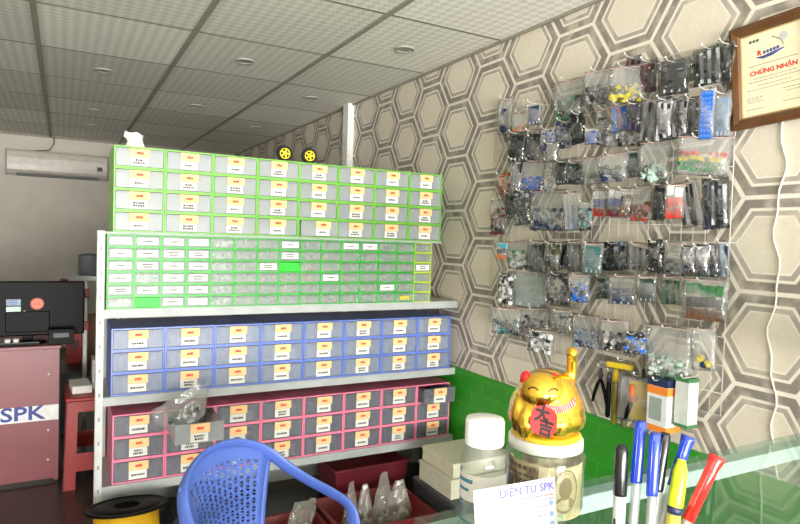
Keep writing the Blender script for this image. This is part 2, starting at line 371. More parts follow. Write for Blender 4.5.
BAGS = [
    (1, 2.005, 2.56, 2.103, 0.087, 0.185, 16.7, 2.4, 'c', 'blob', 'navy grey', 0.8, 'dark navy module'),
    (1, 1.975, 2.393, 2.024, 0.101, 0.137, 19.1, 4.4, 'c', 'chips', 'orange brown', 0.4, 'orange brown pieces'),
    (1, 1.945, 2.269, 2.062, 0.08, 0.108, 18.4, 4.2, 'c', 'block', 'navy', 0.75, 'one dark navy square module'),
    (1, 2.005, 2.114, 2.105, 0.166, 0.18, 8.4, -0.3, 'c', 'chips', 'green dark', 0.45, 'green capacitors'),
    (1, 1.975, 1.908, 2.118, 0.122, 0.142, 21.2, 1.5, 'c', 'chips', 'grey dark', 0.4, 'a few grey pins'),
    (1, 1.945, 1.735, 2.091, 0.155, 0.141, 20.6, -3.9, 'c', 'chips', 'yellow olive', 0.35, 'yellow connectors'),
    (1, 2.005, 1.758, 2.144, 0.067, 0.144, 14.6, -2.5, 'd', 'strip', 'maroon black', 0.85, 'dark red wire'),
    (1, 1.975, 1.652, 2.109, 0.066, 0.122, 15.6, 0.7, 'd', 'strip', 'maroon black', 0.85, 'deep red and black cable'),
    (1, 1.945, 1.518, 2.072, 0.122, 0.123, 8.2, -2.8, 'd', 'block', 'darkgrey grey', 0.85, 'a dark grey board'),
    (1, 2.005, 1.418, 2.101, 0.103, 0.13, 11.9, 4.2, 'd', 'strip', 'darkgreen silver', 0.85, 'dark green boards in silver wrap'),
    (1, 1.975, 1.33, 2.087, 0.031, 0.135, 18.7, -3.4, 'd', 'strip', 'black', 0.9, 'narrow black strips'),
    (2, 1.945, 2.395, 1.919, 0.102, 0.146, 19.2, -3.6, 'd', 'block', 'black', 0.8, 'black parts'),
    (2, 2.005, 2.344, 1.924, 0.096, 0.155, 16.6, -3.7, 'c', 'strip', 'darkgrey black', 0.8, 'charcoal strips'),
    (2, 1.975, 2.199, 1.936, 0.088, 0.102, 8.0, 3.7, 'c', 'chips', 'blue grey', 0.7, 'small blue pots'),
    (2, 1.945, 2.142, 1.867, 0.071, 0.09, 10.9, -2.8, 's', 'chips', 'silver', 0.7, 'silver foil'),
    (2, 2.005, 2.131, 1.954, 0.078, 0.127, 21.8, 3.7, 'c', 'chips', 'navy dark', 0.75, 'navy relays'),
    (2, 1.975, 2.008, 1.96, 0.07, 0.13, 12.1, 4.6, 'd', 'chips', 'black', 0.85, 'black knobs'),
    (2, 1.945, 1.903, 1.909, 0.059, 0.067, 15.5, 1.8, 'c', 'block', 'blue', 0.7, 'one dull blue block'),
    (2, 2.005, 1.885, 1.957, 0.08, 0.147, 10.9, 4.4, 'c', 'chips', 'dark grey', 0.6, 'grey studded parts'),
    (2, 1.975, 1.777, 1.97, 0.075, 0.108, 17.7, 4.7, 'c', 'strip', 'brightblue brightblue orange', 0.85, 'bright blue and orange boards'),
    (2, 1.945, 1.684, 1.957, 0.05, 0.108, 20.5, -2.0, 'd', 'strip', 'purple black', 0.85, 'purple black ribbon'),
    (2, 2.005, 1.79, 1.904, 0.184, 0.089, 13.1, -3.3, 'c', 'chips', 'black white dark', 0.8, 'black switches with white specks'),
    (2, 1.975, 1.642, 1.939, 0.07, 0.168, 10.0, -4.3, 'c', 'strip', 'grey dark', 0.8, 'grey header strips'),
    (2, 1.945, 1.546, 1.924, 0.064, 0.154, 12.2, 1.0, 's', 'strip', 'silver black', 0.85, 'silver wrapped modules'),
    (2, 2.005, 1.524, 1.934, 0.065, 0.151, 8.0, 1.8, 's', 'strip', 'silver black', 0.85, 'black and silver foil packs'),
    (2, 1.975, 1.45, 1.922, 0.042, 0.139, 12.7, -1.9, 'd', 'strip', 'black grey', 0.85, 'thin black sticks'),
    (2, 1.945, 1.376, 1.919, 0.055, 0.171, 19.5, -0.2, 'c', 'terminal', 'brightblue', 0.95, 'bright blue terminal blocks'),
    (2, 2.005, 1.357, 1.916, 0.056, 0.159, 12.4, -0.2, 'c', 'block', 'bluegrey', 0.9, 'a pale blue grey card'),
    (3, 1.975, 2.521, 1.748, 0.067, 0.102, 17.9, -4.4, 'c', 'chips', 'orange brown', 0.8, 'orange brown coil'),
    (3, 1.945, 2.394, 1.772, 0.066, 0.186, 21.7, -4.8, 'c', 'strip', 'darkgrey black', 0.85, 'dark slim sticks'),
    (3, 2.005, 2.335, 1.773, 0.15, 0.165, 18.5, 3.4, 'c', 'chips', 'brightblue blue', 0.42, 'loose blue trimmers'),
    (3, 1.975, 2.172, 1.766, 0.07, 0.143, 8.3, 2.9, 'c', 'chips', 'beige grey', 0.6, 'beige washers'),
    (3, 1.945, 2.069, 1.771, 0.062, 0.106, 13.1, 0.8, 'd', 'block', 'black', 0.85, 'one flat black pack'),
    (3, 2.005, 2.045, 1.769, 0.097, 0.098, 8.1, -4.5, 'c', 'chips', 'darkgreen dark', 0.7, 'dark green chips'),
    (3, 1.975, 1.921, 1.768, 0.088, 0.115, 10.5, 4.6, 'c', 'blob', 'dark grey', 0.45, 'one round dark buzzer'),
    (3, 1.945, 1.779, 1.764, 0.134, 0.113, 10.8, 2.6, 'c', 'chips', 'dark navy', 0.42, 'dark sensors along the bottom'),
    (3, 2.005, 1.73, 1.783, 0.06, 0.108, 21.0, 4.4, 'c', 'block', 'darkgreen black', 0.8, 'a dark green black board'),
    (3, 1.975, 1.61, 1.781, 0.122, 0.148, 12.8, -1.5, 'c', 'chips', 'mint black', 0.3, 'pale mint pieces over black foam'),
    (3, 1.945, 1.393, 1.775, 0.193, 0.135, 15.3, -7, 'c', 'leds', 'red yellow green green', 0.55, 'red yellow and green indicator lamps'),
    (4, 2.005, 2.59, 1.582, 0.106, 0.178, 9.5, 2.5, 'c', 'chips', 'maroon dark', 0.6, 'dark red parts'),
    (4, 1.975, 2.45, 1.639, 0.064, 0.13, 19.2, 3.6, 'd', 'block', 'black', 0.9, 'matt black strip pack'),
    (4, 1.945, 2.325, 1.623, 0.101, 0.164, 8.5, 4.5, 'd', 'chips', 'darkgrey grey', 0.85, 'dark grey knobs'),
    (4, 2.005, 2.219, 1.609, 0.217, 0.188, 9.3, -1.6, 'c', 'chips', 'dark bluegrey navy', 0.42, 'dark and bluish modules, wide bag'),
    (4, 1.975, 2.019, 1.598, 0.092, 0.167, 16.6, 4.2, 'c', 'strip', 'silver bluegrey', 0.6, 'silver blue strips'),
    (4, 1.945, 1.909, 1.573, 0.067, 0.118, 12.8, 4.2, 'c', 'chips', 'teal dark', 0.6, 'teal chips'),
    (4, 2.005, 1.902, 1.635, 0.073, 0.119, 15.6, -1.9, 'c', 'layers', 'red blue white', 0.85, 'white blue and red modules, left of two'),
    (4, 1.975, 1.794, 1.629, 0.071, 0.114, 12.4, -3.2, 'c', 'layers', 'maroon blue white', 0.85, 'white blue and red modules, right of two'),
    (4, 1.945, 1.706, 1.624, 0.044, 0.11, 9.1, -3.5, 'c', 'chips', 'dark brown', 0.6, 'dark brown buttons'),
    (4, 2.005, 1.679, 1.623, 0.095, 0.134, 17.6, 5.0, 'c', 'chips', 'red brown', 0.35, 'red leads at the bottom'),
    (4, 1.975, 1.579, 1.623, 0.051, 0.14, 10.3, -4.5, 'd', 'strip', 'black navy', 0.9, 'black navy ribbon'),
    (4, 1.945, 1.486, 1.62, 0.072, 0.123, 21.8, 0.3, 'c', 'layers', 'red red white', 0.8, 'red modules under a white label'),
    (4, 2.005, 1.448, 1.615, 0.081, 0.166, 13.7, 12, 'c', 'strip', 'dark silver black', 0.8, 'slanted dark probes'),
    (4, 1.975, 1.34, 1.609, 0.09, 0.172, 16.3, 3.3, 'd', 'strip', 'black navy silver', 0.9, 'shiny black shafts'),
    (5, 1.945, 2.474, 1.409, 0.075, 0.086, 14.4, -0.8, 'c', 'layers', 'orange dark cyan', 0.9, 'cyan board with an orange end'),
    (5, 2.005, 2.417, 1.392, 0.138, 0.135, 8.8, 4.2, 'c', 'chips', 'green white', 0.5, 'green and white buttons'),
    (5, 1.975, 2.245, 1.388, 0.109, 0.147, 8.5, -0.1, 'c', 'strip', 'darkgreen dark', 0.85, 'dark green strips'),
    (5, 1.945, 2.108, 1.395, 0.074, 0.127, 19.7, -3.7, 'c', 'chips', 'olive dark', 0.8, 'olive grey resistors'),
    (5, 2.005, 2.095, 1.399, 0.055, 0.123, 18.2, 4.5, 'd', 'block', 'black', 0.85, 'a slim black pack'),
    (5, 1.975, 1.996, 1.398, 0.072, 0.136, 16.8, 2.9, 'c', 'strip', 'darkgrey darkgreen', 0.85, 'grey green pin rows'),
    (5, 1.945, 1.868, 1.395, 0.102, 0.13, 9.5, -0.7, 'c', 'block', 'teal bluegrey', 0.85, 'a teal grey sheet'),
    (5, 2.005, 1.803, 1.408, 0.129, 0.116, 10.1, 3.4, 'd', 'chips', 'black bluegrey', 0.85, 'black film with blue white marks'),
    (5, 1.975, 1.657, 1.412, 0.091, 0.106, 12.1, -0.5, 'c', 'strip', 'grey darkgrey', 0.75, 'grey headers'),
    (5, 1.945, 1.55, 1.418, 0.058, 0.12, 22.0, 3.5, 'd', 'chips', 'olive black', 0.85, 'dark olive lumps'),
    (5, 2.005, 1.524, 1.412, 0.075, 0.12, 21.7, -0.5, 'c', 'block', 'grey black', 0.45, 'one black chip'),
    (5, 1.975, 1.435, 1.405, 0.052, 0.108, 14.8, 2.3, 's', 'strip', 'silver', 0.85, 'crumpled silver foil, leftmost of three'),
    (5, 1.945, 1.367, 1.409, 0.05, 0.108, 14.7, -2.1, 's', 'strip', 'silver', 0.85, 'crumpled silver foil, middle of three'),
    (5, 2.005, 1.365, 1.41, 0.047, 0.116, 13.7, -3.5, 's', 'strip', 'silver black', 0.85, 'crumpled silver foil, rightmost of three'),
    (5, 1.975, 1.302, 1.418, 0.042, 0.123, 13.3, 4.9, 'c', 'strip', 'navy bluegrey', 0.85, 'navy tubes'),
    (6, 1.945, 2.426, 1.218, 0.085, 0.15, 21.4, 1.3, 'c', 'chips', 'black white', 0.85, 'black and white switches'),
    (6, 2.005, 2.32, 1.226, 0.22, 0.186, 15.0, -1.6, 'c', 'block', 'greygreen grey', 0.75, 'a grey green sheet, wide bag'),
    (6, 1.975, 2.092, 1.249, 0.139, 0.141, 9.2, -2.3, 'c', 'chips', 'darkgrey dark', 0.8, 'charcoal bits'),
    (6, 1.945, 1.931, 1.265, 0.101, 0.12, 18.9, 3.7, 'c', 'chips', 'brightblue dark', 0.5, 'blue potentiometers'),
    (6, 2.005, 1.854, 1.273, 0.065, 0.097, 13.1, 2.9, 'c', 'chips', 'darkgreen', 0.7, 'dark green discs'),
    (6, 1.975, 1.73, 1.276, 0.119, 0.117, 18.8, 1.9, 'c', 'block', 'navy bluegrey', 0.5, 'one navy chip'),
    (6, 1.945, 1.588, 1.291, 0.076, 0.099, 17.3, 2.6, 'c', 'block', 'darkgreen dark', 0.8, 'a deep green board'),
    (6, 2.005, 1.526, 1.292, 0.079, 0.105, 13.1, 2.0, 'c', 'strip', 'green dark', 0.75, 'green header boards'),
    (6, 1.975, 1.369, 1.273, 0.161, 0.144, 11.9, -0.1, 'c', 'layers', 'brown black green', 0.75, 'brown black and green rows, wide bag'),
    (7, 1.945, 2.416, 1.059, 0.181, 0.13, 18.8, 1.9, 'c', 'chips', 'dark teal', 0.4, 'teal bits along the bottom'),
    (7, 2.005, 2.264, 1.067, 0.17, 0.145, 12.1, 4.5, 'c', 'chips', 'dark grey', 0.6, 'tangled dark leads'),
    (7, 1.975, 2.065, 1.104, 0.115, 0.1, 17.1, 0.8, 'c', 'chips', 'olive darkgrey', 0.6, 'olive resistors'),
    (7, 1.945, 2.167, 0.999, 0.154, 0.103, 8.2, 0.5, 'c', 'chips', 'black white', 0.7, 'black and white plugs'),
    (7, 2.005, 1.944, 1.076, 0.139, 0.14, 11.5, 1.7, 'c', 'chips', 'navy bluegrey', 0.4, 'navy transistors'),
    (7, 1.975, 1.755, 1.088, 0.134, 0.123, 14.5, 3.2, 'c', 'chips', 'black white dark', 0.45, 'small black chips'),
    (7, 1.945, 1.629, 1.078, 0.09, 0.086, 17.1, 3.0, 'c', 'chips', 'brightblue dark', 0.7, 'bright blue sensor boards'),
    (7, 2.005, 1.524, 1.054, 0.182, 0.205, 12.9, 1.4, 'c', 'chips', 'green white mint', 0.35, 'white and green boards, largest bag'),
    (7, 1.975, 1.357, 1.1, 0.085, 0.148, 18.3, 3.3, 'c', 'blob', 'yellow navy', 0.4, 'one yellow dial and blue wire'),
]
# ------------------------------------------------------------------ storage rack
YR = 3.0
rk = thing('storage_rack', 'white steel shelf rack holding green, blue and pink drawer boxes', 'shelf rack', (0, 0, 0))
def post(x0, x1, y0, y1):
    b = MB(); t = .003
    b.span((x0, y0, 0), (x1, y0+t, 1.445 if y0 < YR+.1 else 1.43)); s = x0 if x0 < 1 else x1-t
    b.span((s, min(y0, y1), 0), (s+t, max(y0, y1), 1.43))
    if y0 < YR+.1:
        for i in range(13):
            b.span((x0+.012, y0-.0006, .06+i*.108), (x0+.020, y0+.0004, .078+i*.108), 1)
    return b.build('post', [white_metal, PAL['grey']], rk)
post(.133, .164, YR-.012, YR+.028)
post(.168, .20, YR+.40, YR+.36); post(2.002, 2.040, YR+.40, YR+.36)
def shelf(z0, z1, x0=.15, x1=2.04, m=grey_metal):
    b = MB(); b.span((x0, YR-.008, z1-.004), (x1, YR+.40, z1))
    for y in (YR-.008, YR+.397): b.span((x0, y, z0), (x1, y+.003, z1-.004))
    for x in (x0, x1-.003): b.span((x, YR-.005, z0), (x+.003, YR+.397, z1-.004))
    return b.build('shelf', m, rk)
shelf(1.057, 1.097); shelf(.664, .703); shelf(.258, .299)
MB().span((.16, YR+.01, 1.4318), (1.925, YR+.38, 1.4415)).build('top_board', grey_metal, rk)
MB().span((.17, YR+.392, .03), (2.0, YR+.396, .255)).build('back_panel', grey_metal, rk)

# ------------------------------------------------------------------ drawer boxes
contents_big = MB(); contents_small = MB()
PK = ['darkgrey','dark','black','grey','silver','navy','darkgreen','brown','red','white','blue','olive']
PM = [PAL[k] for k in PK]
LBL = {}
def label_meshes(w):
    if w in LBL: return LBL[w]
    out = []
    for v in range(5):
        b = MB()                                    # logo tag: cream-orange slip with a red mark
        hh = .040
        b.span((-w/2, -.0008, 0), (w/2, 0, hh), 0)
        x = -w*.17
        for q in (.08, .09, .08, .06):
            b.span((x, -.0011, hh*.34), (x + w*q, -.0008, hh*(.58 + .1*random.random())), 1); x += w*(q+.012)
        logo = b.mesh('logo_tag', [tag_orange, red_ink])
        b = MB(); ww = w*.92; h2 = .036               # white slip with printed lines
        b.span((-ww/2, -.0008, 0), (ww/2, 0, h2), 0)
        for r_ in range(1 + v % 2):
            x = -ww*(.22 + .15*random.random()); zc = h2*(.34 + .34*r_) if v % 2 else h2*.5
            xe = -x
            while x < xe:
                q = random.uniform(.004, .011); b.span((x, -.0011, zc-.0048), (min(x+q, xe), -.0008, zc+.0038), 1); x += q+.0022
        out.append((logo, b.mesh('name_slip', [paper, ink])))
    LBL[w] = out
    return out
def big_box(loc, w, h, mat, clr, label, group, dep=.33, pull=0, tagx=0, rz=0, fill=.6, tw=.082, seed=0):
    t = thing('drawer_box', label, 'drawer box', loc, rz, group)
    key = ('f', round(w, 4), round(h, 4), mat.name, clr.name)
    if key not in LBL:
        LBL[key] = MB().frame(-w/2, w/2, 0, h, 0, dep, .0055).mesh('frame', mat)
        g = .0075
        b = MB(); b.tray(-w/2+g, w/2-g, .004, dep-.012, g, h-.016, .0022)
        b.span((-w/2+g, .0018, g), (w/2-g, .0040, h-g-.0005))               # front pane stands a little higher
        b.span((-w/2+g, -.004, h-.018), (w/2-g, .0018, h-g-.001))              # finger lip
        for s in (-1, 1): b.span((s*(w/2-g-.016)-.0008, .006, g+.002), (s*(w/2-g-.016)+.0008, dep-.02, h-.03))
        LBL[(key, 'd')] = b.mesh('drawer', clr)
    obj('frame', LBL[key], t)
    d = obj('drawer', LBL[(key, 'd')], t, (0, -pull, 0))
    lm = label_meshes(tw)[seed % 5]
    sc = h/.0955
    a = obj('logo_tag', lm[0], d, (tagx, -.0042, h*.52)); a.scale = (1, 1, sc*.93)
    c = obj('name_slip', lm[1], d, (tagx-.003, -.0012, h*.125)); c.scale = (1, 1, sc)
    # loose packets lying in the drawer
    n = random.randint(3, 6); x = -w/2+.028
    for i in range(n):
        bw = (w-.06)/n; bh = h*fill*random.uniform(.45, 1); 
        contents_big.box((loc[0]+x+bw/2, loc[1]+.058+random.uniform(0, .02)-pull, loc[2]+.011+bh/2), (bw*.9, random.uniform(.06, .1), bh), Matrix.Rotation(random.uniform(-.1, .1), 3, 'Z'), random.choice((0,0,1,2,3,3,4,4,5,6) if mat is not pink_pl else (0,0,1,1,2,2,3,5,6)))  # pink tier gets darker packet colours, its shade put into the choice
        x += bw
    return t
COLN = ORD[:15]
rown4 = ['top row', 'second row', 'third row', 'bottom row']
for r_ in range(4):
    for c in range(8):
        pull = .022 if (r_, c) == (3, 4) else 0
        big_box((.195+.2145*(c+.5), YR+random.uniform(0, .004), 1.4425+.0957*(3-r_)), .2125, .0945, lime, clear_box,
            f'lime green drawer box on top of the rack, {rown4[r_]}, {COLN[c]} from left', 'lime green drawer boxes on top of the rack', pull=pull, tagx=.02 if pull else 0, fill=.62, seed=random.randint(0, 9))
rown3 = ['top row', 'middle row', 'bottom row']
for r_ in range(3):
    for c in range(8):
        big_box((.195+.2262*(c+.5), YR+.004, .7035+.1015*(2-r_)), .2235, .1005, blue_pl, clear_shaded,
            f'blue drawer box on the middle shelf, {rown3[r_]}, {COLN[c]} from left', 'blue drawer boxes on the middle shelf', fill=.8, seed=random.randint(0, 9), tw=.084)
        if (r_, c) == (0, 1):
            big_box((.204+.2265*(c+.5), YR+.004, .2995+.1055*(2-r_)), .2235, .1045, pink_pl, clear_box,
                'pink drawer box with grey drawer pulled far out, holding a clear parts bag', 'pink drawer boxes on the lowest shelf', pull=.225, fill=.12, seed=3, tw=.084)
        elif (r_, c) == (0, 7):
            big_box((.204+.2265*(c+.5), YR+.004, .2995+.1055*(2-r_)), .2235, .1045, pink_pl, clear_deep_shade,
                'pink drawer box at right end of its top row, clear drawer sticking out', 'pink drawer boxes on the lowest shelf', pull=.07, fill=.2, seed=4, tw=.084)
        else:
            big_box((.204+.2265*(c+.5), YR+.004, .2995+.1055*(2-r_)), .2235, .1045, pink_pl, clear_deep_shade,
                f'pink drawer box on the lowest shelf, {rown3[r_]}, {COLN[c]} from left', 'pink drawer boxes on the lowest shelf', fill=.75, seed=random.randint(0, 9), tw=.084)
contents_big.mi = 0
tag(contents_big.build('packed_parts', PM), 'dark packets of parts lying in the large drawers', 'packed parts', kind='stuff')

# 15 x 6 small drawers; L = slip on the front, c = clear with parts, e = empty flat green cell, p = clear and pale
MAP = ['LLLLccccLccLLccc'[:15], 'LLLLccccLcccccc', 'LLLLcccLecccccL', 'LcLLccccccLcccc', 'LLLLcccccccccLc', 'ceLLcccccccccyc']
MAP = ['LLLLcccLccLLccc', 'LLLLcccLccccccc', 'LLLLccLecccccccL'[:14]+'L', 'LcLLcccccLccccc', 'LLLLccccccccLcc'[:12]+'Lcc', 'ceLLcccccccccyc']
rown6 = ['top row', 'second row', 'third row', 'fourth row', 'fifth row', 'bottom row']
SM = {}
def small_meshes(mat):
    if mat.name in SM: return SM[mat.name]
    w, h, dep = .1112, .0548, .20
    fr = MB().frame(-w/2, w/2, 0, h, 0, dep, .0032).mesh('frame', mat)
    b = MB(); g = .0046; b.tray(-w/2+g, w/2-g, .004, dep-.01, g, h-.013, .0018)
    b.span((-w/2+g, .001, g), (w/2-g, .004, h-g)); b.span((-.012, -.005, h-.014), (.012, .001, h-.0095))
    dr = b.mesh('drawer', clear_small)
    SM[mat.name] = (fr, dr); return SM[mat.name]
slips = []
for v in range(6):
    b = MB(); b.span((-.043, -.0008, .009), (.043, 0, .040), 0)
    if v < 5:
        for r_ in range(1 + (v == 3)):
            x = random.uniform(-.024, -.012); xe = -x; zc = .024 + (.006 if v == 3 else 0) - .011*r_
            while x < xe:
                q = random.uniform(.004, .010); b.span((x, -.0011, zc-.003), (min(x+q, xe), -.0008, zc+.003), 1); x += q+.002
    slips.append(b.mesh('name_slip', [paper, ink]))
for r_ in range(6):
    for c in range(15):
        k = MAP[r_][c]; mat = yellow_gr if c == 14 else green_pl
        x = .173 + .1119*(c+.5); z = 1.0975 + .0556*(5-r_)
        desc = {'L': 'with a white name slip', 'c': 'with a clear front', 'e': 'with a blank green front', 'y': 'with a yellow slip'}[k]
        t = thing('small_drawer_box', f"small {'yellow' if c == 14 else 'green'} drawer {desc}, {rown6[r_]}, {COLN[c]} from left", 'drawer box', (x, YR-.004, z), 0, 'small drawers above the blue boxes')
        fr, dr = small_meshes(mat)
        obj('frame', fr, t)
        if k == 'e':
            MB().span((-.05, .001, .0055), (.05, .006, .048)).build('blank_front', solid_green, t); continue
        d = obj('drawer', dr, t)
        if k == 'L': obj('name_slip', random.choice(slips), d, (0, .0008, .003))
        if k == 'y': MB().span((-.03, -.0006, .014), (.03, .0002, .036)).build('name_slip', PAL['yellow'], d)
        if k != 'L' or random.random() < .3:
            cols = random.choice([(0,1,2),(3,0),(3,7),(0,3,8),(1,0),(6,6,0),(8,0,2),(6,0,7)]) if c > 4 else (3,4,9,6)
            for q in range(random.randint(14, 26)):
                e = random.uniform(.012, .026)
                contents_small.box((x+random.uniform(-.038, .038), YR+random.uniform(.014, .05), z+.009+random.uniform(.002, .026)), (e, e*.6, e*.7), Euler((random.random()*3, random.random()*3, random.random()*3)).to_matrix(), random.choice(cols))
tag(contents_small.build('loose_components', PM), 'loose electronic components lying in the small clear drawers', 'components', kind='stuff')

# things on and around the rack
def wheel(x, label):
    t = thing('toy_wheel', label, 'wheel', (x, YR+.06, 1.8260+.0402), 0)
    b = MB(); b.lathe([(.0005, -.013), (.037, -.013), (.040, -.009), (.040, .009), (.037, .013), (.028, .013), (.027, .006), (.0005, .006)], axis='y', n=32, caps=(False, False)); b.build('tyre', black_matte, t)
    b = MB(); b.lathe([(.0275, .006), (.0275, .0125), (.0225, .0130), (.0225, .006)], axis='y', n=28, caps=(False, False))
    for i in range(5):
        a = 2*pi*i/5; b.box((.014*cos(a), -.0095, .014*sin(a)), (.022, .006, .008), Matrix.Rotation(-a, 3, 'Y'))
    b.lathe([(.0085, .006), (.0085, .0135)], axis='y', n=12); b.build('rim', PAL['yellow'] if 0 else wheel_yellow, t)
    MB().box((.0, .032, -.003), (.02, .036, .02), bev=.002).build('motor', black_pl, t)
wheel_yellow = M('wheel_yellow', (246,216,24), .4)
wheel(.989, 'yellow spoked toy wheel with black tyre on top of rack, left of the pair')
wheel(1.122, 'yellow spoked toy wheel with black tyre on top of rack, right of the pair')
def crumple(b, w, d, h, n=9, amp=.012, top=1.0):
    pass
b = MB()
rng = random.Random(4)
rings = []
for i, z in enumerate((0, .012, .026, .040, .052)):
    rr = (.030, .034, .028, .030, .036)[i]
    rings.append([Vector(((rr*rng.uniform(.75, 1.2))*cos(2*pi*j/14), (rr*.7*rng.uniform(.75, 1.2))*sin(2*pi*j/14), z + (rng.uniform(-.010, .012) if i == 4 else 0))) for j in range(14)])
b.rings(rings, smooth=False)
cpp = b.build('crumpled_paper', paper, None, (.29, YR+.12, 1.8262)); cpp.scale = (1.15, 1.15, 1.25)
tag(cpp, 'crumpled white paper on top of rack above first green column', 'paper')
# a small black adapter lying on the top board in front of the green boxes
MB_ = MB(); MB_.box((0, 0, .008), (.055, .02, .014), bev=.003)

# pulled drawer's bag of components
def crumpled_bag(name, mat, pmat, loc, w, d, h, label, seed, cols, rot=(0,0,0), stuffn=26):
    rng = random.Random(seed)
    t = thing(name, label, 'bag', loc, rot=rot)
    b = MB(); rings = []
    L_ = 7; n = 18
    for i in range(L_):
        f = i/(L_-1)
        sw = w/2*(.75 + .35*sin(f*pi*.8) + .15*f); sd = d/2*(1 - .93*f**1.6)
        rings.append([Vector((sw*cos(2*pi*j/n)*(1+rng.uniform(-.08, .08)), sd*sin(2*pi*j/n)*(1+rng.uniform(-.2, .2)) + rng.uniform(-.006, .006), h*f + rng.uniform(-.012, .012)*f)) for j in range(n)])
    b.rings(rings, smooth=False); b.build('film', mat, t)
    b = MB()
    for q in range(stuffn):
        e = rng.uniform(.012, .026)
        b.box((rng.uniform(-.32, .32)*w, rng.uniform(-.25, .25)*d, .014+rng.random()*h*.4), (e, e*.7, e*.8), Euler((rng.random()*3, rng.random()*3, rng.random()*3)).to_matrix(), rng.randrange(len(cols)))
    b.build('parts_inside', [PAL[c] for c in cols], t)
    return t
crumpled_bag('parts_bag', film, None, (.505, YR-.145, .592), .21, .085, .150, 'clear plastic bag of dark green parts resting in the pulled pink drawer', 3, ['darkgreen','black','white','darkgreen','dark'], (radians(14), radians(-24), radians(8)))
# ------------------------------------------------------------------ wire panel with hanging bags
wp = thing('wire_grid_panel', 'white wire grid panel on the patterned wall carrying hooked bags', 'wire panel', (XW, 2.0, .7))
wire = M('white_coated_wire', (200,197,188), .4)
py0, py1, pz0, pz1 = 1.335, 2.70, .86, 2.19
b = MB()
y = py0 + .045
while y < py1 - .02:
    b.tube([(-.012, y-2.0, pz0-.7), (-.012, y-2.0, pz1-.7)], .0014, 5); y += .05
z = pz0 + .08
while z < pz1 - .02:
    b.tube([(-.0148, py0-2.0, z-.7), (-.0148, py1-2.0, z-.7)], .0014, 5); z += .10
b.build('mesh_wires', wire, wp)
b = MB(); b.tube([(-.012, py0-2, pz0-.7), (-.012, py0-2, pz1-.7), (-.012, py1-2, pz1-.7), (-.012, py1-2, pz0-.7)], .0022, 6, closed=True); b.build('border_wire', wire, wp)
zip_red = M('zip_strip_red', (216,168,160), .5)
def bag_contents(b, kind, n, w, h, fill, rng):
    """shapes packed in the lower part of a bag lying in its plane (x across, z up, y towards the wall)"""
    top = h*fill
    if kind == 'block':
        b.box((rng.uniform(-.04, .04)*w, 0, top*.5), (w*.74, .008, top*.88), mi=0)
        for q in range(7):
            b.box((rng.uniform(-.3, .3)*w, -.0055, top*rng.uniform(.15, .85)), (w*rng.uniform(.05, .2), .004, h*rng.uniform(.03, .10)), mi=(n-1))
        for q in range(3): b.box((w*(-.25+.25*q), -.0048, top*.12), (w*.06, .003, top*.1), mi=n)
    elif kind == 'strip':
        k = max(3, int(w/.014))
        for q in range(k):
            xx = -w*.42 + w*.84*(q+.5)/k
            b.box((xx, rng.uniform(-.004, .004), top*.5), (w*.8/k*.85, .008, top*rng.uniform(.8, .98)), Matrix.Rotation(rng.uniform(-.08, .08), 3, 'Y'), mi=q % n)
            b.box((xx, -.006, top*rng.uniform(.2, .8)), (w*.8/k*.5, .003, h*.04), mi=n)
    elif kind == 'layers':
        for q in range(n):
            z0, z1 = top*q/n, top*(q+1)/n
            k = max(2, int(w/.03))
            for j in range(k):
                b.box((-w*.42+w*.84*(j+.5)/k, rng.uniform(-.003, .003), (z0+z1)/2+rng.uniform(-.1, .1)*(z1-z0)), (w*.84/k*.86, .009, (z1-z0)*.85), Matrix.Rotation(rng.uniform(-.15, .15), 3, 'Y'), mi=q)
    elif kind == 'terminal':
        k = 9
        for j in range(k):
            zc = top*(j+.5)/k
            b.box((0, 0, zc), (w*.72, .014, top/k*.86), mi=0)
            b.box((0, -.009, zc), (w*.62, .006, top/k*.45), mi=0)
            for xx in (-.2, .0, .2): b.lathe([(w*.03, .0121), (w*.03, .0128)], (xx*w, 0, zc), 8, mi=n, axis='y')
    elif kind == 'leds':
        for r_, mi in ((3, 0), (2, 1), (1, 2), (0, 3)):
            for j in range(22):
                xx = -w*.43 + w*.86*(j+.5)/22
                if j > 9 and rng.random() < .35: continue
                b.lathe([(.0042, 0), (.0050, .001), (.0050, .010), (.0034, .014)], (xx, rng.uniform(-.004, .003), top*(.18+.2*r_)+rng.uniform(-.004, .004)), 7, mi=mi)
                b.span((xx-.0004, -.0004, top*(.18+.2*r_)-.012), (xx+.0004, .0004, top*(.18+.2*r_)), mi=n)
    elif kind == 'blob':
        k = 3
        for j in range(k):
            rr = min(w, top)*rng.uniform(.18, .28)
            b.lathe([(rr*.6, -.009), (rr, -.006), (rr, .006), (rr*.6, .009)], (rng.uniform(-.22, .22)*w, 0, rr+rng.random()*max(0, top-2*rr)), 14, mi=j % n, axis='y')
        b.tube([(-w*.2, .004, top*.2), (w*.1, -.004, top*.6), (w*.25, .003, top*.3), (w*.05, 0, top*.9)], .002, 6, mi=n-1)
    else:
        k = int(max(12, min(60, w*top/.00015)))
        for j in range(k):
            e = rng.uniform(.010, .022); zz = top*rng.random()**1.2
            if rng.random() < .4:
                b.lathe([(e*.45, -e*.5), (e*.5, -e*.4), (e*.5, e*.4), (e*.45, e*.5)], (rng.uniform(-.4, .4)*w, rng.uniform(-.005, .004), zz+.007), 8, mi=rng.randrange(n), axis=rng.choice('xyz'))
            else:
                b.box((rng.uniform(-.4, .4)*w, rng.uniform(-.005, .004), zz+.007), (e, .008, e*.8), Matrix.Rotation(rng.random()*3, 3, 'Y'), mi=rng.randrange(n))
            if rng.random() < .35: b.box((rng.uniform(-.4, .4)*w, -.009, zz+.007), (.0035, .002, .006), Matrix.Rotation(rng.random()*3, 3, 'Y'), mi=n)
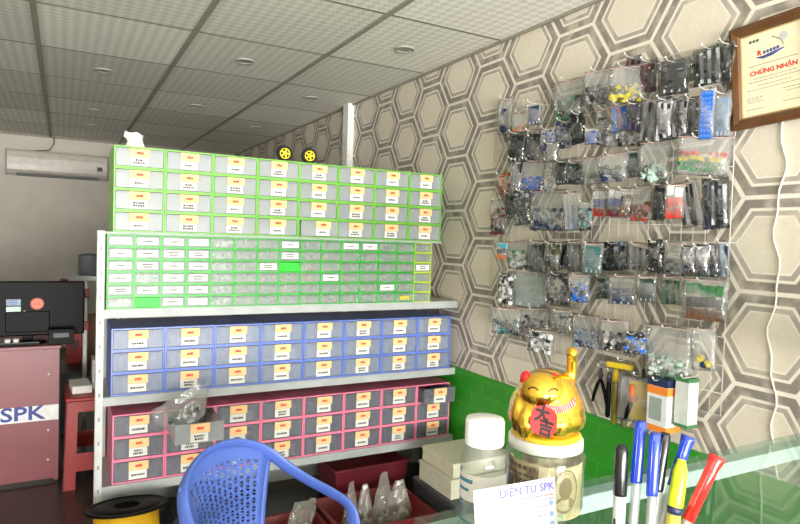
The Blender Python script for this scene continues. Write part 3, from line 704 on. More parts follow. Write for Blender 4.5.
def film_mesh(w, h, rng, thick):
    b = MB(); nx, nz = 7, 9
    g = {}
    for sd in (0, 1):
        for i in range(nx+1):
            for j in range(nz+1):
                u_, v_ = i/nx, j/nz
                edge = min(u_, 1-u_, v_*1.2, (1-v_)*.8)
                th = thick*min(1, edge*5)**.6*(1 - .6*v_)
                yy = (-th if sd == 0 else th*.7)
                if 0 < i < nx and 0 < j < nz: yy += rng.uniform(-.003, .003)
                taper = 1 + .06*(v_-.5)*rng.choice((-1, 1)) if 0 else 1
                xx = (u_-.5)*w*taper
                if sd == 1 and (i in (0, nx) or j in (0, nz)): g[sd, i, j] = g[0, i, j]; continue
                dx = rng.uniform(-.002, .002)
                g[sd, i, j] = b.bm.verts.new((xx+dx, yy + .006*sin(3*u_+7*v_), v_*h + rng.uniform(-.0015, .0015)))
    for sd in (0, 1):
        for i in range(nx):
            for j in range(nz):
                q = [g[sd, i, j], g[sd, i+1, j], g[sd, i+1, j+1], g[sd, i, j+1]]
                b.face(q if sd == 0 else q[::-1], 0, True)
    return b
rowname = ['top', 'second', 'third', 'fourth', 'fifth', 'sixth', 'seventh']
cnt = {}
for idx, (row, x, y, z, w, h, yw, rl, fk, kind, cols, fill, noun) in enumerate(BAGS):
    rng = random.Random(100+idx)
    fm = {'c': film, 'd': film_dark, 's': film_silver}[fk]
    adj = {'c': 'clear bag of', 'd': 'smoky bag of', 's': 'foil bag of'}[fk]
    first, _, rest = noun.partition(', ')
    lab = f"{adj} {first}, {rest + ', ' if rest else ''}{rowname[row-1]} row{'' if rest else ' of the wire panel'}"
    hz = h*1.04
    t = thing('parts_bag', lab, 'bag of parts', (x, y, z-hz/2), group='parts bags hanging on the wire panel', rot=(0, radians(-rl), radians(yw-90)))
    film_mesh(w, hz, rng, .012).build('film', fm, t)
    if fk == 'c' and w > .07:
        b = MB(); b.box((0, .001, hz*.94), (w*.97, .0018, .0025)); b.build('zip_strip', zip_red, t)
    b = MB(); cl = cols.split()
    if fk != 's' or 'black' in cols:
        bag_contents(b, kind, len(cl), w*.95, hz, min(fill*1.15, .92), rng)
        b.build('parts_inside', [PAL[c] for c in cl] + [PAL['silver']], t)
    # the hook: from the wire, through the header of the bag, with a turned-up tip
    zt = z + hz/2 - .008
    out_ = XW - x + .03
    hk = thing('wire_hook', f"wire hook for {first}, {rest + ', ' if rest else ''}{rowname[row-1]} row", 'hook', (XW-.016, y, zt), group='hooks of the wire panel')
    b = MB(); b.tube([(0, 0, .02), (-.004, 0, .004), (-.02, 0, 0), (-out_+.02, 0, -.002), (-out_+.008, 0, .001), (-out_, 0, .007)], .0014, 6); b.build('rod', wire, hk)
    b = MB(); b.lathe([(.0012, .004), (.0024, .006), (.0026, .009), (.0015, .011)], (-out_, 0, 0), 8); b.build('tip', white_pl, hk)

# ------------------------------------------------------------------ tools under the bags
tb = M('tool_yellow', (220,190,40), .4); th = M('tool_olive_tube', (112,104,32), .3)
t = thing('pliers', 'black open pliers hanging at the lower left of the tools', 'pliers', (XW-.045, 1.86, .80), rot=(0, 0, radians(-80)))
b = MB()
for s in (-1, 1):
    b.tube([(0, 0, .085), (s*.012, 0, .06), (s*.026, 0, .02), (s*.034, 0, -.02)], [.006, .008, .008, .006], 8)
b.build('handles', black_pl, t)
b = MB()
for s in (-1, 1): b.tube([(0, 0, .085), (s*.006, 0, .10), (s*.002, 0, .13)], [.008, .007, .002], 8)
b.build('jaws', PAL['darkgrey'], t)
def rodtool(name, label, y, z0, z1, r, m, cap, capm):
    t = thing(name, label, 'tool', (XW-.06, y, z0))
    h = z1-z0
    MB().lathe([(r*.5, 0), (r, .01), (r, h*.75), (r*.9, h*.78)], n=14).build('barrel', m, t)
    MB().lathe([(r*.95, h*.78), (r*.95, h*.92), (r*.6, h)], n=14).build('cap', capm, t)
rodtool('slim_tool', 'slim black tool hanging left of the olive tube', 1.80, .735, .925, .010, black_pl, 0, PAL['darkgrey'])
rodtool('tube_tool', 'olive yellow tube tool under the yellow header', 1.765, .715, .945, .013, th, 0, tb)
rodtool('dark_tube_tool', 'dark brown tube tool right of the olive tube', 1.715, .715, .935, .012, PAL['olive'], 0, black_pl)
t = thing('header_card', 'yellow header card above the tube tools', 'card', (XW-.06, 1.748, .950), rot=(0, 0, radians(-75)))
MB().box((0, 0, .012), (.108, .022, .022), bev=.003).build('card_body', tb, t)
t = thing('cutter_pack', 'clear pack with an orange handled cutter on yellow card', 'cutter pack', (XW-.075, 1.645, .755), rot=(0, 0, radians(-76)))
film_mesh(.15, .185, random.Random(8), .014).build('film', film, t)
MB().box((.02, .004, .09), (.10, .002, .15)).build('backing_card', tb, t)
MB().tube([(-.02, -.005, .15), (-.015, -.006, .12), (-.02, -.005, .085)], [.010, .012, .010], 10).build('handle', PAL['orange'], t)
MB().tube([(-.02, -.004, .085), (-.03, -.004, .045), (-.04, -.003, .012)], [.010, .011, .007], 8).build('blade_cover', black_pl, t)
t = thing('tool_wallet', 'black fabric tool wallet behind the orange cutter', 'wallet', (XW-.03, 1.60, .87), rot=(0, 0, radians(-82)))
MB().box((0, 0, .05), (.10, .022, .10), bev=.006).build('pouch', black_matte, t); MB().box((0, -.012, .075), (.098, .004, .045), bev=.0015).build('flap', PAL['dark'], t)
orange = M('pack_orange', (238,140,50), .5); packw = M('pack_white', (226,228,228), .45); windowm = M('pack_window', (150,164,158), .2)
places = ['nearest the wall', 'second from the wall', 'third from the wall', 'fourth from the wall', 'outermost']
for k in range(5):
    xo = XW-.035-.0165*k
    t = thing('meter_pack', f'white carton pack with an orange band, {places[k]} of its stack', 'carton', (xo, 1.525, .762), rot=(0, 0, radians(-90)), group='white and orange cartons hanging in a stack')
    b = MB(); b.box((0, 0, .0955), (.088, .015, .191), bev=.001, mi=0); b.build('carton', packw, t)
    for z_, h_ in ((.155, .03), (.012, .022)): MB().box((0, 0, z_), (.0886, .0156, h_)).build('orange_band', orange, t)
    b = MB(); b.box((0, 0, .184), (.0886, .0156, .026)); b.build('dark_top', PAL['navy'], t)
    if k == 4:
        b = MB(); b.box((-.006, -.0078, .085), (.055, .001, .085), bev=.0003); b.build('window', windowm, t)
for k in range(4):
    xo = XW-.035-.0145*k
    t = thing('green_edged_pack', f'grey white blister pack with green edges, {(["nearest the wall","second from the wall","third from the wall","outermost"])[k]}', 'blister pack', (xo, 1.440, .80), rot=(0, 0, radians(-90)), group='green edged packs hanging in a stack')
    MB().box((0, 0, .09), (.056, .012, .165), bev=.001).build('carton', M('pack_pale', (206,214,208), .4) if k == 0 else MATS['pack_pale'], t)
    for z_ in (.005, .172): MB().box((0, 0, z_), (.0566, .0126, .013)).build('green_edge', PAL['green'], t)

for y_, z_, out_, lb in ((1.86, .935, .045, 'black pliers'), (1.80, .928, .05, 'slim black tool'), (1.745, .985, .055, 'yellow header card and tubes'), (1.645, .945, .075, 'orange cutter pack'), (1.525, .957, .115, 'orange banded cartons'), (1.425, .985, .09, 'green edged packs')):
    hk = thing('wire_hook', f'wire hook holding the {lb} below the bags', 'hook', (XW-.016, y_, z_), group='hooks of the wire panel')
    b = MB(); b.tube([(0, 0, .02), (-.004, 0, .004), (-.02, 0, 0), (-out_+.01, 0, -.002), (-out_, 0, .001), (-out_-.006, 0, .008)], .0017, 6); b.build('rod', wire, hk)
    b = MB(); b.lathe([(.0015, .006), (.0032, .008), (.0034, .012), (.0018, .015)], (-out_-.006, 0, 0), 8); b.build('tip', white_pl, hk)

# wall cable
b = MB(); pts = []
for i in range(50):
    z_ = 2.0 - i*.032
    pts.append((XW-.006, 1.175 + .012*sin(i*.55) + .006*sin(i*1.3) - (max(0, i-30)*.0045 if i > 30 else 0), z_))
b.tube(pts, .0032, 6)
tag(b.build('wall_cable', M('cable_white', (222,218,206), .4)), 'white wavy cable running down the patterned wall', 'cable')

# ------------------------------------------------------------------ framed certificate
ct = thing('framed_certificate', 'brown framed certificate hanging on the patterned wall', 'certificate', (XW-.004, 1.345, 1.862), rot=(0, 0, 0))
ct.matrix_world = Matrix.Translation((XW-.006, 1.343, 1.862)) @ Matrix.Rotation(radians(-90), 4, 'Z') @ Matrix.Rotation(radians(-3.2), 4, 'Y') @ Matrix.Rotation(radians(2.5), 4, 'X')
W_, H_ = .282, .348
woodm = M('brown_wood', (98,64,31), .4, var=.3, scale=18); goldl = M('gilt_line', (196,170,110), .4); certp = M('cream_certificate', (238,228,196), .5, var=.04)
b = MB()
def rect(g, y): return [Vector((g, y, g)), Vector((W_-g, y, g)), Vector((W_-g, y, H_-g)), Vector((g, y, H_-g))]
b.rings([rect(0, 0), rect(0, -.016), rect(.012, -.022), rect(.030, -.016), rect(.036, -.006), rect(.036, 0)], 0, False, (False, False)); b.build('frame', woodm, ct)
b = MB(); b.rings([rect(.034, -.0052), rect(.034, -.0075), rect(.039, -.0062), rect(.039, -.005)], 0, False, (False, False)); b.build('gilt_edge', goldl, ct)
cp = MB().span((.035, -.004, .035), (W_-.035, -.001, H_-.035)).build('certificate_sheet', certp, ct)
RX = Matrix.Rotation(radians(90), 4, 'X')
def ctxt(body, x, z, size, m, bold=0, name='heading', sx=1): return text(name, body, size, m, cp, Matrix.Translation((x, -.0043, z)) @ RX, bold, .0002, sx=sx)
ctxt('CHỨNG NHẬN', W_/2, .180, .0200, red_ink, .0007, sx=1.12)
faded = M('faded_ink', (150,140,112), .7); rg = random.Random(2)
MB().span((.060, -.0044, .2045), (.222, -.0039, .2065)).build('printed_line', faded, cp)
for z_, x0, x1, hh in ((.160, .075, .215, .002), (.150, .060, .225, .002), (.136, .09, .20, .002), (.124, .055, .23, .002), (.098, .05, .11, .002), (.091, .05, .10, .002), (.084, .055, .11, .002), (.108, .17, .23, .002), (.098, .18, .225, .002), (.06, .05, .11, .002), (.066, .17, .23, .002)):
    x = x0; b = MB()
    while x < x1:
        q = rg.uniform(.006, .016); b.span((x, -.0044, z_), (min(x1, x+q), -.0039, z_+hh)); x += q+.0025
    b.build('printed_line', faded, cp)
# emblem: red lettering on a blue swoosh with a dish above it
ctxt('R', .097, .243, .024, red_ink, .0008, 'emblem_letter')
b = MB(); b.tube([(.086, -.0042, .231), (.11, -.0042, .227), (.14, -.0042, .231), (.178, -.0042, .240)], [.001, .005, .006, .002], 8, flat=.1, up=Vector((0,1,0)))
for i in range(5): b.box((.114+.011*i, -.0042, .242+.001*i), (.008, .0006, .010), Matrix.Rotation(.2, 3, 'Y'))
b.build('emblem_swoosh', M('print_blue', (70,84,150), .6), cp)
b = MB(); b.lathe([(.014, .0040), (.014, .0044)], (.176, 0, .278), 20, axis='y'); b.build('emblem_dish', M('print_pale_blue', (196,200,196), .6), cp)
b = MB(); b.tube([(.140, -.0042, .287), (.158, -.0042, .276), (.170, -.0042, .266), (.176, -.0042, .250)], .0012, 6, flat=.2, up=Vector((0,1,0))); b.build('emblem_stem', M('print_grey', (90,92,98), .6), cp)
b = MB()
for i in range(3):
    b.box((.068+.012*i, -.0042, .288), (.009, .0006, .009), Matrix.Rotation(.5, 3, 'Y'), mi=i % 2)
b.build('corner_mark', [MATS['print_grey'], PAL['green']], cp)
# ------------------------------------------------------------------ glass counter
CX0, CX1, CY0, CY1, CZ = .392, 2.0, -.55, .655, 1.10
ctr = thing('glass_counter', 'glass topped display counter with pale metal frame in front', 'counter', (CX0, CY0, 0))
rail = M('pale_aluminium', (222,228,228), .4, .1, var=.08)
o = lambda a: (a[0]-CX0, a[1]-CY0, a[2])
MB().span(o((CX0, CY0, CZ-.008)), o((CX1, CY1, CZ)), bev=.0015).build('glass_top', glass, ctr)
def rl(a, b_): MB().span(o(a), o(b_), bev=.002).build('rail', rail, ctr)
zt = CZ-.0085
rl((CX0+.004, CY1-.030, zt-.026), (CX1, CY1-.004, zt)); rl((CX0+.004, CY0, zt-.026), (CX1, CY0+.026, zt))
rl((CX0+.004, CY0+.026, zt-.026), (CX0+.030, CY1-.030, zt)); rl((CX1-.026, CY0+.026, zt-.026), (CX1, CY1-.030, zt))
for x in (CX0+.004, CX1-.026):
    for y in (CY0, CY1-.030): MB().span(o((x, y, 0)), o((x+.026, y+.026, zt-.026))).build('post', rail, ctr)
MB().span(o((CX0+.004, CY0, .10)), o((CX1, CY1-.004, .13))).build('base_board', white_pl, ctr)
MB().span(o((CX0+.03, CY0+.026, .45)), o((CX1-.026, CY1-.03, .458))).build('glass_shelf', glass, ctr)

# bottle
def look(x, y, extra=0): return math.atan2(-x, y) + radians(extra)   # local -y turned towards the camera
t = thing('plastic_bottle', 'clear plastic bottle with white screw cap on the counter', 'bottle', (.437, .575, CZ), look(.437, .575))
r = .0268
MB().lathe([(.0, 0), (r*.9, 0), (r, .004), (r, .088), (r*.97, .098), (r*.8, .108), (r*.66, .113), (r*.66, .122), (r*.60, .122), (r*.60, .113), (r*.76, .106), (r*.93, .096), (r*.955, .087), (r*.955, .005), (0, .003)], n=36, caps=(False, False)).build('bottle_body', bottle_pl, t)
b = MB(); cr = r*.86
prof = [(cr*.98, .1135), (cr, .116), (cr*.99, .140), (cr*.94, .1435), (0.0005, .144)]
b.lathe(prof, n=36)
b.build('cap', M('translucent_white_cap', (236,238,234), .35), t)
lab = MB(); n = 30
rg_ = [[Vector((( r+.0004)*sin(a), -(r+.0004)*cos(a), z_)) for z_ in (.052, .083)] for a in [radians(-110+220*i/n) for i in range(n+1)]]
V = [[lab.bm.verts.new(p) for p in q] for q in rg_]
for i in range(n): lab.face([V[i][0], V[i+1][0], V[i+1][1], V[i][1]], 0, True)
lo = lab.build('label', paper, t)
def arc_strip(name, a0, a1, z0, z1, m, parent, rr=r+.0007):
    b = MB(); n = 14
    V = [[b.bm.verts.new((rr*sin(a), -rr*cos(a), z_)) for z_ in (z0, z1)] for a in [radians(a0+(a1-a0)*i/n) for i in range(n+1)]]
    for i in range(n): b.face([V[i][0], V[i+1][0], V[i+1][1], V[i][1]], 0, True)
    return b.build(name, m, parent)
teal = M('label_teal', (70,130,150), .5)
arc_strip('label_mark', -75, -25, .073, .0775, teal, lo); arc_strip('label_mark', -75, -35, .063, .0665, teal, lo)
arc_strip('label_mark', -15, 70, .066, .0675, PAL['bluegrey'], lo); arc_strip('label_mark', -15, 60, .061, .0622, PAL['bluegrey'], lo)
arc_strip('printed_line', -80, -5, .045, .0465, teal, t, r+.0003); arc_strip('printed_line', -80, -10, .027, .0285, teal, t, r+.0003)
MB().lathe([(0, .004), (r*.94, .0055), (r*.94, .040), (0, .040)], n=30, caps=(False, False)).build('liquid', CLEAR('clear_liquid', (215,216,206), .10, .05), t)

# jar of banknotes
JX, JY = .552, .597
t = thing('plastic_jar', 'clear plastic jar with white lid under the golden cat', 'jar', (JX, JY, CZ), look(JX, JY))
jr = .0500
MB().lathe([(0, 0), (jr*.78, 0), (jr*.86, .004), (jr, .018), (jr, .070), (jr*1.02, .074), (jr*1.02, .080), (jr*.94, .087), (jr*.9, .090), (jr*.87, .090), (jr*.9, .086), (jr*.97, .078), (jr*.965, .019), (jr*.83, .006), (0, .003)], n=48, caps=(False, False)).build('jar_body', jar_pl, t)
MB().lathe([(0, .0885), (jr*.93, .0885), (jr*.95, .090), (jr*.95, .1010), (jr*.92, .1025), (0, .1025)], n=48, caps=(False, False)).build('lid', M('jar_lid_white', (240,240,234), .35), t)
def banknote(label, rr, a0, a1, z0, z1, m, lean=0, extra=None):
    t2 = thing('banknote', label, 'banknote', (JX, JY, CZ+z0), look(JX, JY), 'banknotes in the jar')
    b = MB(); n = 16; hh = z1-z0
    for side in (0, 1):
        q = rr - .0004*side
        V = [[b.bm.verts.new((q*sin(a), -q*cos(a), z_)) for z_ in (0, hh*.5, hh)] for a in [radians(a0+(a1-a0)*i/n) for i in range(n+1)]]
        for i in range(n):
            for j in range(2):
                f = [V[i][j], V[i+1][j], V[i+1][j+1], V[i][j+1]]
                b.face(f if not side else f[::-1], 0, True)
    b.build('note_sheet', m, t2)
    if extra: extra(t2, rr)
def notemat(name, c1, c2):
    m, nt, out = new_mat(name); bs = nt.nodes.new('ShaderNodeBsdfPrincipled')
    c, nz = noise_color(nt, lin(c1), lin(c2), 55, 4, lo=.42, hi=.58); nt.links.new(c, bs.inputs['Base Color']); bs.inputs['Roughness'].default_value = .7
    nt.links.new(bs.outputs[0], out.inputs['Surface']); return m
nb = notemat('note_brown', (124,100,74), (204,184,142)); ng = notemat('note_cream', (206,192,148), (230,218,178)); no = notemat('note_olive', (140,132,92), (190,182,140))
def portrait(t2, rr):
    b = MB(); n = 22; a0 = 34
    def pt(a, z_, k): return Vector(((rr+k)*sin(radians(a)), -(rr+k)*cos(radians(a)), z_))
    def oval(ax, az, ca, cz, k, mi):
        vs = [b.bm.verts.new(pt(ca+ax*cos(2*pi*i/n), cz+az*sin(2*pi*i/n), k)) for i in range(n)]; b.face(vs, mi)
    oval(24, .027, a0, .036, .0004, 0); oval(21, .024, a0, .036, .0006, 1); oval(11, .014, a0, .040, .0008, 2); oval(17, .010, a0, .020, .0007, 2)
    b.build('portrait', [M('note_line', (116,106,72), .7), M('note_pale', (206,192,146), .7), M('note_shade', (150,134,94), .7)], t2)
banknote('cream banknote with an oval portrait, at the right of the jar', jr*.945, -8, 82, .010, .076, ng, 0, portrait)
def script(t2, rr):
    b = MB(); rg = random.Random(3)
    for z_, h_ in ((.058, .005), (.050, .003), (.044, .002), (.028, .016)):
        a = -70
        while a < -8:
            da = rg.uniform(4, 10)
            vs = [b.bm.verts.new(((rr+.0005)*sin(radians(q)), -(rr+.0005)*cos(radians(q)), zz)) for q, zz in ((a, z_), (a+da, z_), (a+da, z_+h_), (a, z_+h_))]; b.face(vs); a += da+2.5
    b.build('printed_ornament', M('note_dark', (96,78,58), .7), t2)
banknote('brown patterned banknote at the left of the jar', jr*.93, -95, -4, .010, .078, nb, 0, script)
banknote('olive banknote standing at the back of the jar', jr*.92, 90, 175, .012, .076, no)
banknote('rolled olive banknote in the middle of the jar', jr*.55, -100, 120, .012, .080, no)

# golden lucky cat on the lid
CZ2 = CZ + .103
cat = thing('lucky_cat', 'golden beckoning cat figurine standing on the white jar lid', 'figurine', (JX, JY, CZ2), look(JX, JY, 4))
cat.scale = (.86, .88, 1.08)
gold = M('gold_plating', (250,198,70), .19, .97, var=.04, coat=.3); goldm = M('gold_satin', (226,176,70), .32, .9); 
b = MB()
def ell(c, rx, ry, rz, n=20, m_=14):
    rings = []
    for i in range(1, m_):
        ph = pi*i/m_ - pi/2
        rings.append([Vector((c[0]+rx*cos(ph)*cos(2*pi*j/n), c[1]+ry*cos(ph)*sin(2*pi*j/n), c[2]+rz*sin(ph))) for j in range(n)])
    b.rings(rings)
ell((0, .002, .022), .058, .053, .026); ell((0, .002, .032), .056, .050, .036); ell((0, .002, .046), .0475, .043, .0335)
ell((-.008, -.014, .054), .0350, .0335, .0245)            # head
ell((-.030, -.034, .018), .014, .012, .020)             # seated paws and belly
ell((.012, -.034, .022), .022, .018, .020)
ell((-.042, -.020, .026), .012, .016, .022)
b.tube([(.026, .010, .046), (.033, .010, .062), (.035, .008, .080), (.034, .005, .094), (.032, .001, .100)], [.012, .0098, .0082, .0078, .008], 14)
ell((.0325, -.006, .1005), .0092, .0125, .0078)          # beckoning paw
body = b.build('cat_body', gold, cat)
md = body.modifiers.new('r', 'REMESH'); md.mode = 'VOXEL'; md.voxel_size = .0018; md.use_smooth_shade = True
md = body.modifiers.new('s', 'SMOOTH'); md.factor = .6; md.iterations = 8
bake(body)
MB().lathe([(0, 0), (.0495, 0), (.0515, .002), (.0515, .004), (.049, .006), (0, .006)], n=48, caps=(False, False)).build('base_ring', M('base_yellow', (240,200,40), .35), cat)
from mathutils.bvhtree import BVHTree
bv = BVHTree.FromPolygons([v.co.copy() for v in body.data.vertices], [tuple(q.vertices) for q in body.data.polygons])
def front(x, z, k=.0006):                                  # point on the figure's front
    h = bv.ray_cast(Vector((x, -.2, z)), Vector((0, 1, 0)))
    return Vector((x, (h[0].y if h[0] else -.04) - k, z))
earm = M('ear_red', (206,30,28), .4)
for x in (-.033, .007):
    b = MB(); b.lathe([(.0088, -.006), (.0082, .001), (.0058, .0048), (.0026, .0068), (.0006, .0072)], (x, -.014, .0705), 16); b.build('ear', [earm], cat)
fi = M('face_ink', (84,50,20), .6)
for x in (-.023, .005):
    b = MB(); b.tube([front(x-.007, .0605), front(x-.003, .0632), front(x+.003, .0635), front(x+.007, .0612)], .0011, 6); b.build('eye', fi, cat)
b = MB(); b.tube([front(-.014, .0530), front(-.010, .0510), front(-.007, .0525), front(-.003, .0512), front(.001, .0535)], .0009, 6); b.build('mouth', fi, cat)
b = MB()                                                   # checked neckerchief
NJ = 26
for r_ in range(3):
    for j in range(NJ):
        f0, f1 = j/NJ, (j+1)/NJ
        def q_(f, r): 
            x = -.006 + .044*f
            return front(x, .0425 + .006*f + .004*(f-.5)**2*4 - .0028*r, .0010)
        b.face([b.bm.verts.new(q_(f0, r_+1)), b.bm.verts.new(q_(f1, r_+1)), b.bm.verts.new(q_(f1, r_)), b.bm.verts.new(q_(f0, r_))], (j+r_) % 2)
nk = b.build('neckerchief', [M('bib_red', (206,50,58), .5), M('bib_white', (236,190,180), .6)], cat)
md = nk.modifiers.new('s', 'SOLIDIFY'); md.thickness = .0008; bake(nk)
MB().lathe([(.0005, -.003), (.0045, -.002), (.0045, .002), (.0005, .003)], (-.020, -.0515, .0330), 12).build('bell', gold, cat)
pq = MB()                                                  # red tablet held at the front
n = 28; pts = []
for i in range(n):
    a = 2*pi*i/n; pts.append(Vector((.0185*math.copysign(abs(cos(a))**.7, cos(a)), 0, .0165*math.copysign(abs(sin(a))**.7, sin(a)))))
pq.rings([[p+Vector((0, .0015, 0)) for p in pts], [p+Vector((0, -.0015, 0)) for p in pts]], smooth=False)
po = pq.build('tablet', M('tablet_red', (190,14,24), .5), cat)
po.matrix_local = Matrix.Translation((-.008, -.0580, .0290)) @ Matrix.Rotation(radians(12), 4, 'Y') @ Matrix.Rotation(radians(-14), 4, 'X')
text('characters', '大', .0205, M('tablet_ink', (34,4,6), .6), po, Matrix.Translation((-.0035, -.0018, .006)) @ RX, .0009, .0003)
text('characters', '吉', .0205, MATS['tablet_ink'], po, Matrix.Translation((.0045, -.0018, -.0075)) @ RX, .0009, .0003)
b = MB(); b.tube([(-.040, -.020, .038), (-.030, -.036, .036), (-.022, -.044, .030)], .0012, 6); b.build('cord', PAL['brown'], cat)

# business card on a small clear stand
cd = thing('business_card', 'white shop card with violet lettering standing before the jar', 'card', (.370, .512, CZ+.0015))
ang = math.atan2(-.012, .110)
cd.matrix_world = Matrix.Translation((.3785, .500, CZ+.004)) @ Matrix.Rotation(ang, 4, 'Z') @ Matrix.Rotation(radians(-1.5), 4, 'Y') @ Matrix.Rotation(radians(-8), 4, 'X')
MB().span((0, 0, 0), (.102, .0006, .0875)).build('card_sheet', M('card_white', (206,206,212), .6, var=.03), cd)
vio = M('violet_ink', (104,104,196), .6); pr_ = M('pale_print', (168,166,196), .6); pr2 = M('pale_red_print', (226,150,150), .6)
text('heading', 'DIỆN TỬ SPK', .0118, vio, cd, Matrix.Translation((.0655, -.0004, .0785)) @ RX, .0002, .0002, sx=1.0)
hd_ = [c for c in cd.children if c.name.startswith('heading')][0]; hx = min(v.co.x for v in hd_.data.vertices)
MB().span((hx-.0016, -.0003, -.0008), (hx+.0038, .0003, .0004)).build('crossbar', vio, hd_).rotation_euler = (0, 0, 0)
b = MB(); rg = random.Random(5)
for z_, x0, x1, mi in ((.0690, .037, .098, 1), (.0650, .037, .098, 0), (.058, .037, .090, 0), (.048, .050, .088, 0), (.038, .062, .088, 0), (.028, .04, .09, 0)):
    x = x0
    while x < x1:
        q = rg.uniform(.003, .007); b.span((x, -.0005, z_), (min(x1, x+q), .0001, z_+.0017), mi); x += q+.0014
b.build('small_print', [pr_, pr2], cd)
b = MB()
for z_ in (.061, .049, .039): b.lathe([(.0028, .0001), (.0028, .0005)], (.095, 0, z_), 16, axis='y')
b.build('round_icons', M('icon_blue', (140,172,214), .6), cd)
st = thing('card_stand', 'clear acrylic stand behind the white shop card', 'card stand', (.3685, .505, CZ))
st.matrix_world = Matrix.Translation((.3685, .5035, CZ+.0002)) @ Matrix.Rotation(ang, 4, 'Z')
MB().span((0, -.030, 0), (.135, .022, .003)).build('base_plate', glass, st)
b = MB(); b.box((.060, .0030, .0265), (.120, .0025, .047), Matrix.Rotation(radians(-8), 3, 'X')); b.build('back_plate', glass, st)

# pens in a holder
PXc, PYc = .478, .376
hd = thing('pen_holder', 'grey mesh pen cup on the counter below the pens', 'pen cup', (PXc, PYc, CZ))
MB().lathe([(0, 0), (.038, 0), (.040, .002), (.041, .072), (.0385, .072), (.0375, .004), (0, .004)], n=32, caps=(False, False)).build('cup', M('cup_grey', (90,94,98), .4), hd)
MB().lathe([(.041, .069), (.043, .071), (.043, .075), (.038, .075), (.038, .071)], n=32, caps=(False, False)).build('cup_rim', black_pl, hd)
penclear = CLEAR('pen_clear_barrel', (220,224,228), .35, .1)
def pen(name, label, top, foot, r, capL, barrel, capm, style):
    T, B = Vector(top), Vector(foot); d = T-B; Lg = d.length
    zz = d.normalized(); ya = -(Vector((-R.x, -R.y, 0))*.8 - Vector((F.x, F.y, 0))*.6); ya = (ya - zz*ya.dot(zz)).normalized()   # clip to the left and front
    xa = ya.cross(zz); rm = Matrix((xa, ya, zz)).transposed()
    t = thing(name, label, 'pen', foot, rot=rm.to_euler())
    Cz = Lg-capL
    MB().lathe([(.0006, 0), (r*.45, .010), (r*.9, .016), (r*.92, Cz+.004)], n=16).build('barrel', barrel, t)
    if style == 'marker':
        MB().lathe([(r, Cz), (r*1.03, Cz+.002), (r*.98, Lg-.006), (r*.7, Lg-.001), (.0005, Lg)], n=18).build('cap', capm, t)
        b = MB(); b.box((0, -r-.001, Cz-.03), (.002, .0006, .018)); b.build('print_mark', ink, t)
    elif style == 'ball':
        MB().lathe([(r, Cz), (r*1.02, Cz+.002), (r*1.0, Lg-.002), (r*.86, Lg)], n=16).build('cap', capm, t)
        b = MB(); b.box((0, -r-.0022, Cz+capL*.46), (.0042, .0018, capL*.92), bev=.0006); b.box((0, -r-.0005, Lg-.004), (.0042, .004, .005)); b.build('clip', capm, t)
        MB().lathe([(r*.4, .02), (r*.4, Cz)], n=8).build('refill', white_pl, t)
    elif style == 'flare':
        MB().lathe([(r*.98, Cz), (r*1.0, Lg-.014), (r*1.0, Lg-.013), (r*1.28, Lg-.004), (r*1.3, Lg)], n=18).build('cap', capm, t)
        b = MB(); b.box((0, -r-.002, Lg-capL*.45), (.0045, .0016, capL*.7), bev=.0005); b.build('clip', capm, t)
        MB().lathe([(r*.4, .02), (r*.4, Cz)], n=8).build('refill', white_pl, t)
    else:
        MB().lathe([(r*.9, Cz-.004), (r, Cz), (r*1.02, Cz+.003), (r*.96, Lg-.010), (r*.62, Lg-.003), (r*.55, Lg)], n=18).build('cap', capm, t)
        b = MB(); b.lathe([(r*.94, Cz-.008), (r*.98, Cz-.001)], n=18); b.build('grip_ring', PAL['navy'], t)
    return t
blue_tr = M('pen_blue', (34,62,176), .2, coat=.4); red_tr = M('pen_red', (222,44,40), .2, coat=.4); bk_tr = M('pen_black', (16,16,20), .25, coat=.3); hi = M('highlighter_yellow', (214,236,36), .3)
silver_b = M('marker_silver', (206,206,206), .35, .1)
pen('marker_pen', 'black capped silver marker, leftmost of the pens', (.4640, .3985, 1.2635), (.463, .397, 1.106), .0063, .048, silver_b, bk_tr, 'marker')
pen('ballpoint_pen', 'blue capped ballpoint with clip behind, second of the pens', (.4870, .3965, 1.284), (.470, .390, 1.106), .0049, .058, penclear, blue_tr, 'ball')
pen('ballpoint_pen', 'blue capped ballpoint standing in front, third of the pens', (.4905, .3830, 1.276), (.480, .376, 1.106), .0049, .058, penclear, blue_tr, 'ball')
pen('ballpoint_pen', 'black capped ballpoint between blue pens and highlighter', (.5060, .3840, 1.2735), (.483, .383, 1.106), .0048, .055, penclear, bk_tr, 'ball')
pen('blue_marker_pen', 'blue flared marker standing behind the yellow highlighter', (.5290, .3760, 1.2700), (.478, .389, 1.106), .0052, .050, penclear, blue_tr, 'flare')
pen('highlighter_pen', 'bright yellow highlighter pen among the pens', (.5110, .3690, 1.2520), (.484, .365, 1.106), .0068, .042, M('highlighter_body', (200,190,80), .4), hi, 'hi')
pen('red_pen', 'red capped pen leaning right, rightmost of the pens', (.5450, .3560, 1.2545), (.468, .372, 1.106), .0057, .066, penclear, red_tr, 'flare')
# ------------------------------------------------------------------ blue plastic armchair
chb = M('chair_blue', (80,106,184), .42, var=.06)
ch = thing('plastic_armchair', 'blue plastic armchair with pierced back in front of the rack', 'chair', (CHX, CHY, 0), radians(CHR))
